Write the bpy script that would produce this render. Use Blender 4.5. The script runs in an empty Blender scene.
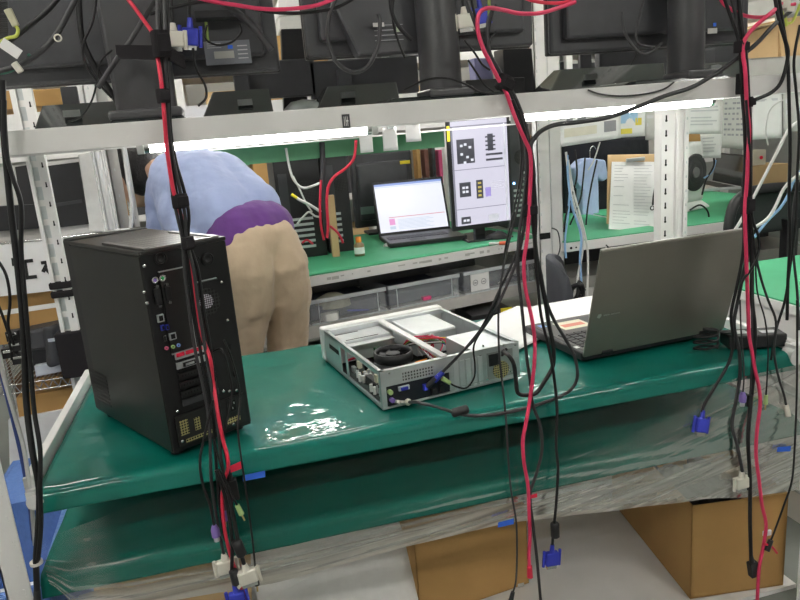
import bpy, math, random
from mathutils import Vector, Matrix, Quaternion, noise
random.seed(7)
C = bpy.context.scene.collection
PI = math.pi
# ------------------------------------------------------------------ camera
F_PX = 690.0; CX, CY = 400.0, 300.0; CAM_H = 1.271
_d = Vector((630 - CX, -(3080 - CY), -F_PX)).normalized()
_up = -_d
_vx = Vector((3320 - CX, 114 + CY, -F_PX)); _vx = (_vx - _up * _vx.dot(_up)).normalized()
_vy = _up.cross(_vx)
RW = Matrix((_vx, _vy, _up))                    # world = RW @ camera
EYE = Vector((0, 0, CAM_H))
cam_d = bpy.data.cameras.new('camera'); cam = bpy.data.objects.new('camera', cam_d); C.objects.link(cam)
cam.matrix_world = Matrix.Translation(EYE) @ RW.to_4x4()
cam_d.sensor_width = 36; cam_d.lens = F_PX / 800 * 36; cam_d.clip_start = 0.02; cam_d.clip_end = 60
bpy.context.scene.camera = cam

def ray(px, py): return RW @ Vector(((px - CX) / F_PX, -(py - CY) / F_PX, -1.0))
def P(px, py, Y):
    r = ray(px, py); return EYE + r * (Y / r.y)
def PZ(px, py, z):
    r = ray(px, py); return EYE + r * ((z - CAM_H) / r.z)
def PX(px, py, x):
    r = ray(px, py); return EYE + r * (x / r.x)

# ------------------------------------------------------------------ materials
_m = {}
def mat(name, col, rough=.5, metal=0, var=.06, scale=30, bump=0, bscale=60, coat=0, spec=.5, emit=None, es=0, alpha=1, sheen=0, trans=0, coat_bump=False, stretch=None):
    if name in _m: return _m[name]
    m = bpy.data.materials.new(name); m.use_nodes = True; nt = m.node_tree; b = nt.nodes['Principled BSDF']
    b.inputs['Roughness'].default_value = rough; b.inputs['Metallic'].default_value = metal
    b.inputs['Specular IOR Level'].default_value = spec; b.inputs['Coat Weight'].default_value = coat
    b.inputs['Coat Roughness'].default_value = .05; b.inputs['Coat IOR'].default_value = 1.65; b.inputs['Sheen Weight'].default_value = sheen
    b.inputs['Alpha'].default_value = alpha; b.inputs['Transmission Weight'].default_value = trans
    tc = nt.nodes.new('ShaderNodeTexCoord'); out = tc.outputs['Object']
    if stretch:
        mp = nt.nodes.new('ShaderNodeMapping'); mp.inputs['Scale'].default_value = stretch
        nt.links.new(out, mp.inputs['Vector']); out = mp.outputs['Vector']
    n = nt.nodes.new('ShaderNodeTexNoise'); n.inputs['Scale'].default_value = scale; n.inputs['Detail'].default_value = 4
    nt.links.new(out, n.inputs['Vector'])
    mx = nt.nodes.new('ShaderNodeMix'); mx.data_type = 'RGBA'
    mx.inputs[6].default_value = tuple(max(0, c * (1 - var * 2)) for c in col[:3]) + (1,)
    mx.inputs[7].default_value = tuple(min(1, c * (1 + var * 2)) for c in col[:3]) + (1,)
    nt.links.new(n.outputs['Fac'], mx.inputs[0]); nt.links.new(mx.outputs[2], b.inputs['Base Color'])
    if bump:
        n2 = nt.nodes.new('ShaderNodeTexNoise'); n2.inputs['Scale'].default_value = bscale; n2.inputs['Detail'].default_value = 3
        nt.links.new(out, n2.inputs['Vector'])
        bp = nt.nodes.new('ShaderNodeBump'); bp.inputs['Strength'].default_value = 1; bp.inputs['Distance'].default_value = bump
        nt.links.new(n2.outputs['Fac'], bp.inputs['Height'])
        if coat_bump: nt.links.new(bp.outputs['Normal'], b.inputs['Coat Normal'])
        else: nt.links.new(bp.outputs['Normal'], b.inputs['Normal'])
    if emit:
        b.inputs['Emission Color'].default_value = tuple(emit) + (1,); b.inputs['Emission Strength'].default_value = es
    _m[name] = m; return m

def dotted(name, col, hole, pitch, size=.34, rough=.45, metal=0, axes=(0, 1)):
    """perforated sheet: round dark holes on a regular grid in object space"""
    if name in _m: return _m[name]
    m = bpy.data.materials.new(name); m.use_nodes = True; nt = m.node_tree; b = nt.nodes['Principled BSDF']
    b.inputs['Roughness'].default_value = rough; b.inputs['Metallic'].default_value = metal
    tc = nt.nodes.new('ShaderNodeTexCoord'); sp = nt.nodes.new('ShaderNodeSeparateXYZ'); nt.links.new(tc.outputs['Object'], sp.inputs[0])
    sq = []
    for a in axes:
        d = nt.nodes.new('ShaderNodeMath'); d.operation = 'DIVIDE'; d.inputs[1].default_value = pitch; nt.links.new(sp.outputs[a], d.inputs[0])
        f = nt.nodes.new('ShaderNodeMath'); f.operation = 'FLOORED_MODULO'; f.inputs[1].default_value = 1; nt.links.new(d.outputs[0], f.inputs[0])
        s = nt.nodes.new('ShaderNodeMath'); s.operation = 'SUBTRACT'; s.inputs[1].default_value = .5; nt.links.new(f.outputs[0], s.inputs[0])
        p = nt.nodes.new('ShaderNodeMath'); p.operation = 'POWER'; p.inputs[1].default_value = 2; nt.links.new(s.outputs[0], p.inputs[0]); sq.append(p)
    ad = nt.nodes.new('ShaderNodeMath'); ad.operation = 'ADD'; nt.links.new(sq[0].outputs[0], ad.inputs[0]); nt.links.new(sq[1].outputs[0], ad.inputs[1])
    lt = nt.nodes.new('ShaderNodeMath'); lt.operation = 'LESS_THAN'; lt.inputs[1].default_value = size * size; nt.links.new(ad.outputs[0], lt.inputs[0])
    mx = nt.nodes.new('ShaderNodeMix'); mx.data_type = 'RGBA'; mx.inputs[6].default_value = tuple(col) + (1,); mx.inputs[7].default_value = tuple(hole) + (1,)
    nt.links.new(lt.outputs[0], mx.inputs[0]); nt.links.new(mx.outputs[2], b.inputs['Base Color'])
    _m[name] = m; return m

STEEL = mat('white_painted_steel', (.84, .83, .81), .38, var=.04, scale=12)
STEEL2 = mat('aged_cream_steel', (.52, .51, .48), .45, var=.08, scale=20)
GALV = mat('galvanised_sheet', (.60, .64, .64), .33, .6, var=.08, scale=40)
GALV2 = mat('bright_zinc_sheet', (.75, .78, .79), .28, .5, var=.05, scale=25)
DARK = mat('black_void_paint', (.006, .006, .006), .8)
BLK = mat('black_plastic', (.018, .018, .020), .42, var=.1)
BLKM = mat('matte_black_steel', (.009, .009, .010), .42, var=.12, bump=.0002, bscale=900)
BLKS = mat('side_panel_black', (.014, .013, .012), .36, var=.06, bump=.0001, bscale=900)
GRYP = mat('dark_grey_plastic', (.05, .051, .056), .5, var=.08)
GRYM = mat('monitor_grey_plastic', (.046, .047, .052), .42, var=.1, bump=.0002, bscale=700)
COLM = mat('stand_grey_plastic', (.060, .060, .064), .34, var=.06, bump=.0001, bscale=700)
GLOSS = mat('gloss_black', (.015, .02, .021), .12, coat=.6, var=.05)
RUB = mat('black_rubber_sheath', (.012, .012, .013), .45, spec=.4)
RUB2 = mat('grey_black_sheath', (.035, .035, .038), .5)
REDC = mat('red_cable_sheath', (.68, .025, .065), .42)
REDC2 = mat('pink_red_sheath', (.70, .04, .12), .45)
WHC = mat('white_cable_sheath', (.72, .72, .70), .4)
BLC = mat('pale_blue_sheath', (.30, .50, .78), .4)
GRNC = mat('dark_green_sheath', (.02, .12, .08), .45)
YGC = mat('yellow_green_sheath', (.55, .62, .10), .45)
VELC = mat('black_velcro', (.022, .020, .022), .95, bump=.001, bscale=800, spec=.2)
BLUEP = mat('blue_plug_plastic', (.035, .05, .48), .4)
WHP = mat('ivory_plug_plastic', (.74, .71, .62), .4)
PURP = mat('purple_plug_plastic', (.22, .15, .45), .4)
GRNP = mat('lime_plug_plastic', (.45, .62, .25), .4)
CHROME = mat('chrome', (.8, .8, .8), .15, 1)
GOLD = mat('brass_pins', (.7, .55, .25), .3, 1)
WHPL = mat('white_plastic', (.82, .82, .80), .4)
PAPER = mat('white_paper', (.86, .86, .85), .8, var=.02, bump=.0004, bscale=30)
PAPERG = mat('greyed_paper', (.55, .55, .52), .8, var=.04, bump=.001, bscale=18)
INK = mat('grey_print', (.30, .30, .32), .9)
INKL = mat('faint_print', (.62, .62, .64), .9)
INKB = mat('black_print', (.03, .03, .03), .9)
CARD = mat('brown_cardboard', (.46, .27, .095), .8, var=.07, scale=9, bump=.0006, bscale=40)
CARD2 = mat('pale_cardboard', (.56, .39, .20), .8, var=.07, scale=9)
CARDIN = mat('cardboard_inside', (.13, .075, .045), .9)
BLUET = mat('blue_masking_tape', (.035, .16, .80), .6)
REDT = mat('red_tape', (.85, .02, .07), .5)
YEL = mat('yellow_label', (.9, .75, .04), .5)
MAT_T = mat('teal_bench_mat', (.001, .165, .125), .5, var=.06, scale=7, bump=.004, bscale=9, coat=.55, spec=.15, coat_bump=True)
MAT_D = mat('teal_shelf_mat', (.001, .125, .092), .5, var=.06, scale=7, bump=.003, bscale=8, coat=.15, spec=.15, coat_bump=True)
MAT_G = mat('bright_green_mat', (.075, .42, .21), .5, var=.06, scale=6, bump=.001, bscale=12)
KHAKI = mat('khaki_cotton', (.50, .385, .265), .85, var=.06, scale=14, bump=.006, bscale=16, sheen=.2)
SHIRT = mat('light_blue_cotton', (.34, .41, .64), .85, var=.05, scale=10, bump=.010, bscale=11, sheen=.2)
PURPC = mat('purple_jersey', (.115, .035, .20), .9, var=.08, scale=20, bump=.004, bscale=20, sheen=.2)
SKIN = mat('skin', (.50, .30, .20), .55, var=.04)
HAIR = mat('black_hair', (.012, .010, .009), .55, bump=.004, bscale=120)
PCB = mat('dark_circuit_board', (.02, .035, .03), .5, var=.5, scale=120)
PCBG = mat('green_circuit_board', (.03, .16, .06), .5, var=.4, scale=120)
MESHG = dotted('pale_fan_grille', (.62, .62, .66), (.02, .02, .02), .0045, .36)
MESHT = dotted('perforated_black_top', (.20, .19, .18), (.004, .004, .004), .013, .34, rough=.32)
MESHB = dotted('perforated_black_back', (.03, .03, .03), (.002, .002, .002), .007, .36, axes=(0, 2))
MESHY = dotted('brass_tinted_grille', (.42, .38, .16), (.02, .02, .01), .0055, .34, axes=(0, 2))
MESHS = dotted('perforated_zinc', (.56, .58, .58), (.05, .05, .05), .007, .30, axes=(0, 2), metal=.5)

# ------------------------------------------------------------------ mesh builder
class MB:
    def __init__(s): s.v = []; s.f = []; s.mi = []; s.sm = []; s.k = 0; s.T = None
    def add(s, vs, fs, smooth=False):
        o = len(s.v)
        s.v += [Vector(v) if s.T is None else s.T @ Vector(v) for v in vs]
        for f in fs: s.f.append([i + o for i in f]); s.mi.append(s.k); s.sm.append(smooth)
        return s
    def box(s, x0, x1, y0, y1, z0, z1):
        vs = [(x, y, z) for z in (z0, z1) for y in (y0, y1) for x in (x0, x1)]
        return s.add(vs, [(0, 2, 3, 1), (4, 5, 7, 6), (0, 1, 5, 4), (2, 6, 7, 3), (0, 4, 6, 2), (1, 3, 7, 5)])
    def cbox(s, c, d): return s.box(c[0] - d[0] / 2, c[0] + d[0] / 2, c[1] - d[1] / 2, c[1] + d[1] / 2, c[2] - d[2] / 2, c[2] + d[2] / 2)
    def hexa(s, b, t):     # b, t: four corners each, counter-clockwise from above
        return s.add(list(b) + list(t), [(3, 2, 1, 0), (4, 5, 6, 7), (0, 1, 5, 4), (1, 2, 6, 5), (2, 3, 7, 6), (3, 0, 4, 7)])
    def slab(s, pts, n):   # polygon pts extruded along vector n
        k = len(pts); n = Vector(n); pts = [Vector(p) for p in pts]
        return s.add(pts + [p + n for p in pts], [list(range(k))[::-1], [i + k for i in range(k)]] + [(i, (i + 1) % k, (i + 1) % k + k, i + k) for i in range(k)])
    def beam(s, a, b, w, h, up=(0, 0, 1)):
        a, b = Vector(a), Vector(b); d = (b - a).normalized(); u = Vector(up)
        if abs(d.dot(u)) > .98: u = Vector((0, 1, 0))
        r = d.cross(u).normalized() * (w / 2); u = r.cross(d).normalized() * (h / 2)
        return s.hexa([a - r - u, a + r - u, b + r - u, b - r - u], [a - r + u, a + r + u, b + r + u, b - r + u])
    def tube(s, pts, r, n=8, sub=4, cap=True):
        pts = [Vector(p) for p in pts]; rs = r if isinstance(r, (list, tuple)) else [r] * len(pts)
        path = []; rr = []
        m = len(pts)
        if m == 2 or sub == 1: path, rr = pts, list(rs)
        else:
            for i in range(m - 1):
                p0 = pts[max(i - 1, 0)]; p1 = pts[i]; p2 = pts[i + 1]; p3 = pts[min(i + 2, m - 1)]
                for j in range(sub):
                    t = j / sub
                    path.append(.5 * ((2 * p1) + (p2 - p0) * t + (2 * p0 - 5 * p1 + 4 * p2 - p3) * t * t + (3 * p1 - p0 - 3 * p2 + p3) * t ** 3))
                    rr.append(rs[i] * (1 - t) + rs[i + 1] * t)
            path.append(pts[-1]); rr.append(rs[-1])
        vs = []; fs = []; u = None
        for i, p in enumerate(path):
            d = (path[min(i + 1, len(path) - 1)] - path[max(i - 1, 0)])
            d = d.normalized() if d.length > 1e-9 else Vector((0, 0, 1))
            if u is None: u = d.orthogonal().normalized()
            else:
                u = u - d * u.dot(d); u = u.normalized() if u.length > 1e-6 else d.orthogonal().normalized()
            w = d.cross(u)
            for k in range(n):
                a = 2 * PI * k / n; vs.append(p + (u * math.cos(a) + w * math.sin(a)) * rr[i])
        L = len(path)
        for i in range(L - 1):
            for k in range(n): fs.append((i * n + k, i * n + (k + 1) % n, (i + 1) * n + (k + 1) % n, (i + 1) * n + k))
        s.add(vs, fs, True)
        if cap: s.add(vs[:n], [list(range(n))[::-1]]); s.add(vs[-n:], [list(range(n))])
        return s
    def cyl(s, a, b, r, r2=None, n=16):
        return s.tube([a, b], [r, r if r2 is None else r2], n=n, sub=1)
    def ring(s, c, axis, ro, ri, h, n=24):     # washer / tube wall
        c = Vector(c); ax = Vector(axis).normalized(); u = ax.orthogonal().normalized(); w = ax.cross(u); vs = []
        for (r, z) in ((ro, 0), (ro, h), (ri, h), (ri, 0)):
            for k in range(n):
                a = 2 * PI * k / n; vs.append(c + ax * z + (u * math.cos(a) + w * math.sin(a)) * r)
        fs = []
        for q in range(4):
            for k in range(n): fs.append((q * n + k, q * n + (k + 1) % n, ((q + 1) % 4) * n + (k + 1) % n, ((q + 1) % 4) * n + k))
        return s.add(vs, fs, True)
    def lathe(s, c, prof, n=20, axis=(0, 0, 1)):
        c = Vector(c); ax = Vector(axis).normalized(); u = ax.orthogonal().normalized(); w = ax.cross(u); vs = []
        for (r, z) in prof:
            for k in range(n):
                a = 2 * PI * k / n; vs.append(c + ax * z + (u * math.cos(a) + w * math.sin(a)) * r)
        return s.add(vs, [(q * n + k, q * n + (k + 1) % n, (q + 1) * n + (k + 1) % n, (q + 1) * n + k) for q in range(len(prof) - 1) for k in range(n)], True)
    def grid(s, fn, nu, nv, smooth=True):
        vs = [fn(i / nu, j / nv) for j in range(nv + 1) for i in range(nu + 1)]
        return s.add(vs, [(j * (nu + 1) + i, j * (nu + 1) + i + 1, (j + 1) * (nu + 1) + i + 1, (j + 1) * (nu + 1) + i) for j in range(nv) for i in range(nu)], smooth)
    def build(s, name, m, parent=None, world=False, bevel=0, seg=2, solid=0):
        me = bpy.data.meshes.new(name)
        vs = s.v
        if parent is not None and world:
            inv = (Matrix.Translation(parent.location) @ parent.rotation_euler.to_matrix().to_4x4()).inverted()
            if parent.parent is not None:
                q = parent.parent
                inv = inv @ (Matrix.Translation(q.location) @ q.rotation_euler.to_matrix().to_4x4()).inverted()
            vs = [inv @ v for v in vs]
        org = None
        if parent is None and vs:           # origin at the base of the thing
            mn = [min(v[i] for v in vs) for i in range(3)]; mxx = [max(v[i] for v in vs) for i in range(3)]
            org = Vector(((mn[0] + mxx[0]) / 2, (mn[1] + mxx[1]) / 2, mn[2])); vs = [v - org for v in vs]
        me.from_pydata([tuple(v) for v in vs], [], s.f)
        for x in (m if isinstance(m, (list, tuple)) else [m]): me.materials.append(x)
        me.polygons.foreach_set('material_index', s.mi); me.polygons.foreach_set('use_smooth', s.sm)
        me.update()
        o = bpy.data.objects.new(name, me); C.objects.link(o)
        if parent is not None: o.parent = parent
        elif org is not None: o.location = org
        if bevel:
            b = o.modifiers.new('bevel', 'BEVEL'); b.width = bevel; b.segments = seg; b.limit_method = 'ANGLE'; b.angle_limit = math.radians(40)
        if solid:
            b = o.modifiers.new('solid', 'SOLIDIFY'); b.thickness = solid; b.offset = 0
        return o

def tag(o, label, cat, group=None):
    o['label'] = label; o['category'] = cat
    if group: o['group'] = group
    return o
def thing(name, label, cat, loc=(0, 0, 0), rz=0, group=None):
    o = bpy.data.objects.new(name, None); C.objects.link(o); o.empty_display_size = .05
    o.location = loc; o.rotation_euler = (0, 0, rz); return tag(o, label, cat, group)
def struct(o): o['kind'] = 'structure'; return o
def W2L(t): return (Matrix.Translation(t.location) @ t.rotation_euler.to_matrix().to_4x4()).inverted()
def face(t, px, py, y=0.0):
    """pixel -> local (x, z) on the plane local y = const of thing t"""
    M = W2L(t); o = M @ EYE; d = M.to_3x3() @ ray(px, py); k = (y - o.y) / d.y
    q = o + d * k; return Vector((q.x, y, q.z))
def topf(t, px, py, z):
    M = W2L(t); o = M @ EYE; d = M.to_3x3() @ ray(px, py); k = (z - o.z) / d.z
    return o + d * k
# ------------------------------------------------------------------ room shell
WALLM = mat('painted_wall', (.42, .43, .41), .8, var=.04, scale=3)
CEILM = mat('ceiling_board', (.60, .60, .58), .9, var=.05, scale=6)
FLOORM = mat('vinyl_floor', (.22, .24, .22), .4, var=.12, scale=4)
RX0, RX1, RY0, RY1, RH = -2.6, 5.6, -2.6, 6.4, 2.75
struct(MB().box(RX0 - .1, RX1 + .1, RY0 - .1, RY1 + .1, -.1, 0).build('floor', FLOORM))
struct(MB().box(RX0 - .1, RX1 + .1, RY0 - .1, RY1 + .1, RH, RH + .1).build('ceiling', CEILM))
struct(MB().box(RX0 - .1, RX1 + .1, RY1, RY1 + .1, 0, RH).build('wall_back', WALLM))
struct(MB().box(RX0 - .1, RX1 + .1, RY0 - .1, RY0, 0, RH).build('wall_front', WALLM))
struct(MB().box(RX0 - .1, RX0, RY0, RY1, 0, RH).build('wall_left', WALLM))
struct(MB().box(RX1, RX1 + .1, RY0, RY1, 0, RH).build('wall_right', WALLM))
struct(MB().box(RX0, RX1, RY1 - .012, RY1, 0, .09).build('baseboard_back', STEEL2))

TUBEM = mat('lit_tube_glass', (1, 1, 1), .4, emit=(1, .98, .94), es=11)
PANELM = mat('lit_ceiling_tube', (1, 1, 1), .4, emit=(1, .97, .92), es=33)
rows = [(-1.4, -1.0, 'behind the camera on the left'), (1.9, -1.0, 'behind the camera on the right'), (-1.2, 1.1, 'high above the left rack post'), (2.6, 1.1, 'high over the right bench end'),
        (-.6, 3.3, 'over the rear bench on the left'), (2.2, 3.3, 'over the rear bench on the right'), (.2, 5.3, 'in front of the far wall, left'), (3.4, 5.3, 'in front of the far wall, right')]
for x, y, w in rows:
    t = thing('ceiling_light', 'white two-tube ceiling batten ' + w, 'ceiling light', (x, y, RH - .09), 0, 'ceiling batten lights')
    MB().box(-.62, .62, -.09, .09, .03, .09).build('housing', WHPL, t, bevel=.005)
    for s in (-1, 1): MB().cyl((-.6, s * .05, .014), (.6, s * .05, .014), .014).build('tube', PANELM, t)

# ------------------------------------------------------------------ front rack
FY, BY = 1.288, 1.95
def slotted_post(mb, x, y, z0, z1, w, d, sx=1, sy=1, slots=None, t=.003):
    """L-shaped slotted angle, corner at x,y, legs going +sx and +sy"""
    mb.box(min(x, x + sx * w), max(x, x + sx * w), min(y, y + sy * t), max(y, y + sy * t), z0, z1)
    mb.box(min(x, x + sx * t), max(x, x + sx * t), min(y, y + sy * d), max(y, y + sy * d), z0, z1)
def slot_holes(mb, x, y, z0, z1, step=.05, w=.006, h=.012, sy=-1):
    z = z0
    while z < z1:
        mb.cyl((x, y, z), (x, y + sy * .0015, z), w / 2, n=8); mb.box(x - w * .3, x + w * .3, min(y, y + sy * .0012), max(y, y + sy * .0012), z, z + h); z += step

rack = thing('steel_rack', 'white painted steel rack holding the teal benches and the row of dark monitors', 'rack', (.42, 1.6, 0))
def W(mb, name, m, par=rack, **k): return mb.build(name, m, par, world=True, **k)
b = MB(); slotted_post(b, -.478, 1.25, 0, 2.3, .042, .04); slot_holes(b, -.447, 1.25, .1, 2.2); W(b, 'post', STEEL)
b = MB(); slotted_post(b, 1.340, 1.262, 0, 2.3, .045, .04, -1, 1); W(b, 'post', STEEL)
b = MB()
for z in (.03, .075, .30, .35, .62, .67, .95, 1.2): b.ring((1.312, 1.2615, z), (0, -1, 0), .006, .0035, .0015, 10); b.k = 1; b.cyl((1.312, 1.2618, z), (1.312, 1.2606, z), .0045, n=8); b.k = 0
W(b, 'bolt_holes', [GALV, DARK])
# rear left post: channel of two flanges round a grey web
b = MB(); b.box(-.470, -.461, 1.972, 1.99, 0, 2.3); b.box(-.445, -.424, 1.972, 1.99, 0, 2.3); b.k = 1; b.box(-.461, -.445, 1.984, 1.99, 0, 2.3)
b.k = 2; slot_holes(b, -.433, 1.972, .1, 2.2, .05, .005, .011)
b.k = 0
for i in range(40): b.box(-.461, -.445, 1.982, 1.984, .3 + i * .05, .302 + i * .05 + .014)
W(b, 'post', [STEEL, GALV, DARK])
b = MB(); b.box(1.374, 1.380, 1.975, 2.01, 0, 2.3); b.box(1.374, 1.421, 1.972, 1.976, 0, 2.3)
W(b, 'post', STEEL)
b = MB(); slot_holes(b, 1.390, 1.972, .4, 2.2, .046, .008, .017); W(b, 'slot_row', DARK)
# upper deck
def lip_shelf(name, x0, x1, y0, y1, z0, z1, m, zr=None):
    b = MB(); b.box(x0, x1, y0, y0 + .0025, z0, z1); b.box(x0, x1, y0 + .0025, y1, z1 - .003, z1 - .0005)
    b.box(x0, x1, y1 - .0025, y1, z0, z1 if zr is None else zr); b.box(x0, x1, y0 + .0025, y0 + .018, z0, z0 + .002)
    b.box(x0, x0 + .002, y0, y1, z0, z1 - .003); b.box(x1 - .002, x1, y0, y1, z0, z1 - .003)
    return W(b, name, m, bevel=.001)
lip_shelf('upper_shelf', -.50, 1.335, FY, BY, 1.279, 1.319, STEEL)
b = MB(); q = P(346, 121, FY)
b.box(q.x - .007, q.x + .007, FY - .002, FY, q.z - .012, q.z + .012); b.k = 1
for i in range(3): b.box(q.x - .004 + .003 * i, q.x - .003 + .003 * i, FY - .0026, FY - .002, q.z - .009, q.z + .008)
b.box(q.x - .001, q.x + .004, FY - .0028, FY - .002, q.z - .001, q.z + .001); W(b, 'size_plate', [GRYP, STEEL])
# work deck with side flanges, lower deck, bottom deck
b = MB(); b.box(-.405, 1.262, FY + .006, BY, .640, .672); W(b, 'work_shelf', STEEL)
for x in (-.425, 1.262):
    b = MB(); b.box(x, x + .018, FY + .012, BY, .640, .705); W(b, 'side_flange', STEEL, bevel=.002)
b = MB(); b.cyl((-.406, FY - .010, .664), (-.406, FY + .02, .664), .015); b.box(-.42, -.405, FY - .006, FY + .02, .652, .684); W(b, 'corner_cap', STEEL)
b = MB(); b.cyl((1.268, FY - .012, .672), (1.268, FY + .02, .672), .024); b.box(1.255, 1.29, FY - .01, FY + .02, .655, .70); W(b, 'corner_cap', STEEL)
b = MB(); b.box(-.43, 1.285, FY + .006, BY, .470, .500); W(b, 'lower_shelf', STEEL)
b = MB(); b.box(-.44, 1.335, FY + .02, BY, .0, .012); W(b, 'bottom_shelf', STEEL)
b = MB(); b.box(-.44, 1.33, BY + .005, BY + .01, .03, .47); W(b, 'back_sheet', STEEL)
b = MB(); b.box(-.40, 1.00, BY - .03, BY - .025, .512, .640); W(b, 'gap_shade_panel', GRYP)  # added dark panel, shade of the gap under the bench put into its colour
# side strut seen under the right end of the bench
for za, zb in ((.60, .46), (.64, .57)):
    b = MB(); b.beam((1.296, 1.30, zb), (1.296, 1.93, za), .004, .012); W(b, 'side_brace', STEEL)
b = MB(); b.beam((.23, 1.93, .62), (1.29, 1.93, .37), .01, .012); W(b, 'back_brace', STEEL)

# neighbour rack post
b = MB(); b.box(1.432, 1.437, 1.975, 2.02, 0, 2.3); b.box(1.437, 1.447, 1.972, 1.976, 0, 2.3); b.box(1.447, 1.460, 1.980, 1.984, 0, 2.3); b.box(1.460, 1.474, 1.972, 1.976, 0, 2.3); b.box(1.470, 1.474, 1.976, 2.02, 0, 2.3)
b.k = 1; slot_holes(b, 1.467, 1.972, .4, 2.2, .046, .005, .006)
tag(b.build('steel_post', [STEEL, GALV]), 'white steel channel post just right of the slotted upright behind the laptop', 'post')
# tape wound on rear left post
for (y0, y1, nm, lb) in ((283, 289, 'tape_band', 'thin black tape band, upper of two round the left rear post'), (292, 298, 'tape_band', 'thin black tape band, lower of two round the left rear post'), (334, 379, 'black_sleeve', 'thick black foam sleeve on the left rear post beside the tower')):
    za = P(55, y0, 1.965).z; zb = P(62, y1, 1.965).z; e = .006 if y1 - y0 < 10 else .016
    b = MB(); b.box(-.470 - e, -.424 + e, 1.972 - e, 1.99 + e, zb, za); tag(b.build(nm, VELC, bevel=.004), lb, 'tape')

# ------------------------------------------------------------------ mats and film
def mat_sheet(x0, x1, y0, y1, z, drop, ripple, th=.004, r=.014, slope=0):
    """vinyl mat lying on a shelf, front rounded down over the lip"""
    b = MB(); nx, top, arc, dn = 150, 60, 8, 6
    L = []                       # profile from back to front: (y, z)
    for i in range(top): L.append((y1 + (y0 + r - y1) * i / (top - 1), z, 1))
    for i in range(1, arc + 1):
        a = PI / 2 * i / arc; L.append((y0 + r - r * math.sin(a), z - r + r * math.cos(a), .6))
    for i in range(1, dn + 1): L.append((y0 - .001 * i, z - r - (drop - r) * i / dn, .8))
    n = len(L) - 1
    def fn(u, v):
        j = min(int(round(v * n)), n); y, zz, k = L[j]; x = x0 + (x1 - x0) * u
        w = noise.noise(Vector((x * 5, y * 6, z * 3))) * ripple + noise.noise(Vector((x * 14, y * 11, 5 + z))) * ripple * .35
        return (x, y - (abs(w) * k if j >= top else 0), zz + (abs(w) if j < top else 0))
    b.grid(fn, nx, n)
    # underside for thickness
    return b, th
b, th = mat_sheet(-.402, 1.258, FY - .004, BY - .02, .677, .036, .0045)
o = b.build('bench_mat', MAT_T); md = o.modifiers.new('solid', 'SOLIDIFY'); md.thickness = .004; md.offset = -1
tag(o, 'glossy teal vinyl mat covering the front work bench', 'mat')
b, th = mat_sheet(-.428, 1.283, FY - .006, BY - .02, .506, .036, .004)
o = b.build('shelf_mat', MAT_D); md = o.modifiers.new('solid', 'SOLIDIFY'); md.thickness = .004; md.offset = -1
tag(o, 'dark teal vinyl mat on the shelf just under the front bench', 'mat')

def film_mat():
    m = bpy.data.materials.new('clear_poly_film'); m.use_nodes = True; nt = m.node_tree
    for n in list(nt.nodes): nt.nodes.remove(n)
    out = nt.nodes.new('ShaderNodeOutputMaterial'); tr = nt.nodes.new('ShaderNodeBsdfTransparent'); gl = nt.nodes.new('ShaderNodeBsdfGlossy'); df = nt.nodes.new('ShaderNodeBsdfDiffuse'); tl = nt.nodes.new('ShaderNodeBsdfTranslucent')
    gl.inputs['Roughness'].default_value = .14; gl.inputs['Color'].default_value = (1, 1, 1, 1); df.inputs['Color'].default_value = (.80, .77, .69, 1); tl.inputs['Color'].default_value = (.8, .8, .76, 1)
    uv = nt.nodes.new('ShaderNodeUVMap'); mp = nt.nodes.new('ShaderNodeMapping'); mp.inputs['Scale'].default_value = (2.2, 15, 1); nt.links.new(uv.outputs[0], mp.inputs['Vector'])
    n1 = nt.nodes.new('ShaderNodeTexNoise'); n1.inputs['Scale'].default_value = 1; n1.inputs['Detail'].default_value = 2; n1.inputs['Distortion'].default_value = .15; nt.links.new(mp.outputs[0], n1.inputs['Vector'])
    bp = nt.nodes.new('ShaderNodeBump'); bp.inputs['Distance'].default_value = .0012; nt.links.new(n1.outputs['Fac'], bp.inputs['Height']); nt.links.new(bp.outputs[0], gl.inputs['Normal'])
    m1 = nt.nodes.new('ShaderNodeMixShader'); m1.inputs[0].default_value = .5; nt.links.new(df.outputs[0], m1.inputs[1]); nt.links.new(tl.outputs[0], m1.inputs[2])
    # thickness of gathered folds: denser where the sheet bunches
    at = nt.nodes.new('ShaderNodeAttribute'); at.attribute_name = 'gather'
    cr = nt.nodes.new('ShaderNodeMapRange'); cr.inputs[1].default_value = .36; cr.inputs[2].default_value = .66; cr.inputs[3].default_value = .38; nt.links.new(n1.outputs['Fac'], cr.inputs[0])
    ml = nt.nodes.new('ShaderNodeMath'); ml.operation = 'MULTIPLY'; nt.links.new(cr.outputs[0], ml.inputs[0]); nt.links.new(at.outputs['Fac'], ml.inputs[1])
    m2 = nt.nodes.new('ShaderNodeMixShader'); nt.links.new(ml.outputs[0], m2.inputs[0]); nt.links.new(tr.outputs[0], m2.inputs[1]); nt.links.new(m1.outputs[0], m2.inputs[2])
    fr = nt.nodes.new('ShaderNodeFresnel'); fr.inputs['IOR'].default_value = 1.45; nt.links.new(bp.outputs[0], fr.inputs['Normal'])
    fm = nt.nodes.new('ShaderNodeMath'); fm.operation = 'MULTIPLY'; fm.inputs[1].default_value = .5; nt.links.new(fr.outputs[0], fm.inputs[0])
    m3 = nt.nodes.new('ShaderNodeMixShader'); nt.links.new(fm.outputs[0], m3.inputs[0]); nt.links.new(m2.outputs[0], m3.inputs[1]); nt.links.new(gl.outputs[0], m3.inputs[2])
    nt.links.new(m3.outputs[0], out.inputs[0]); return m
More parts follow.
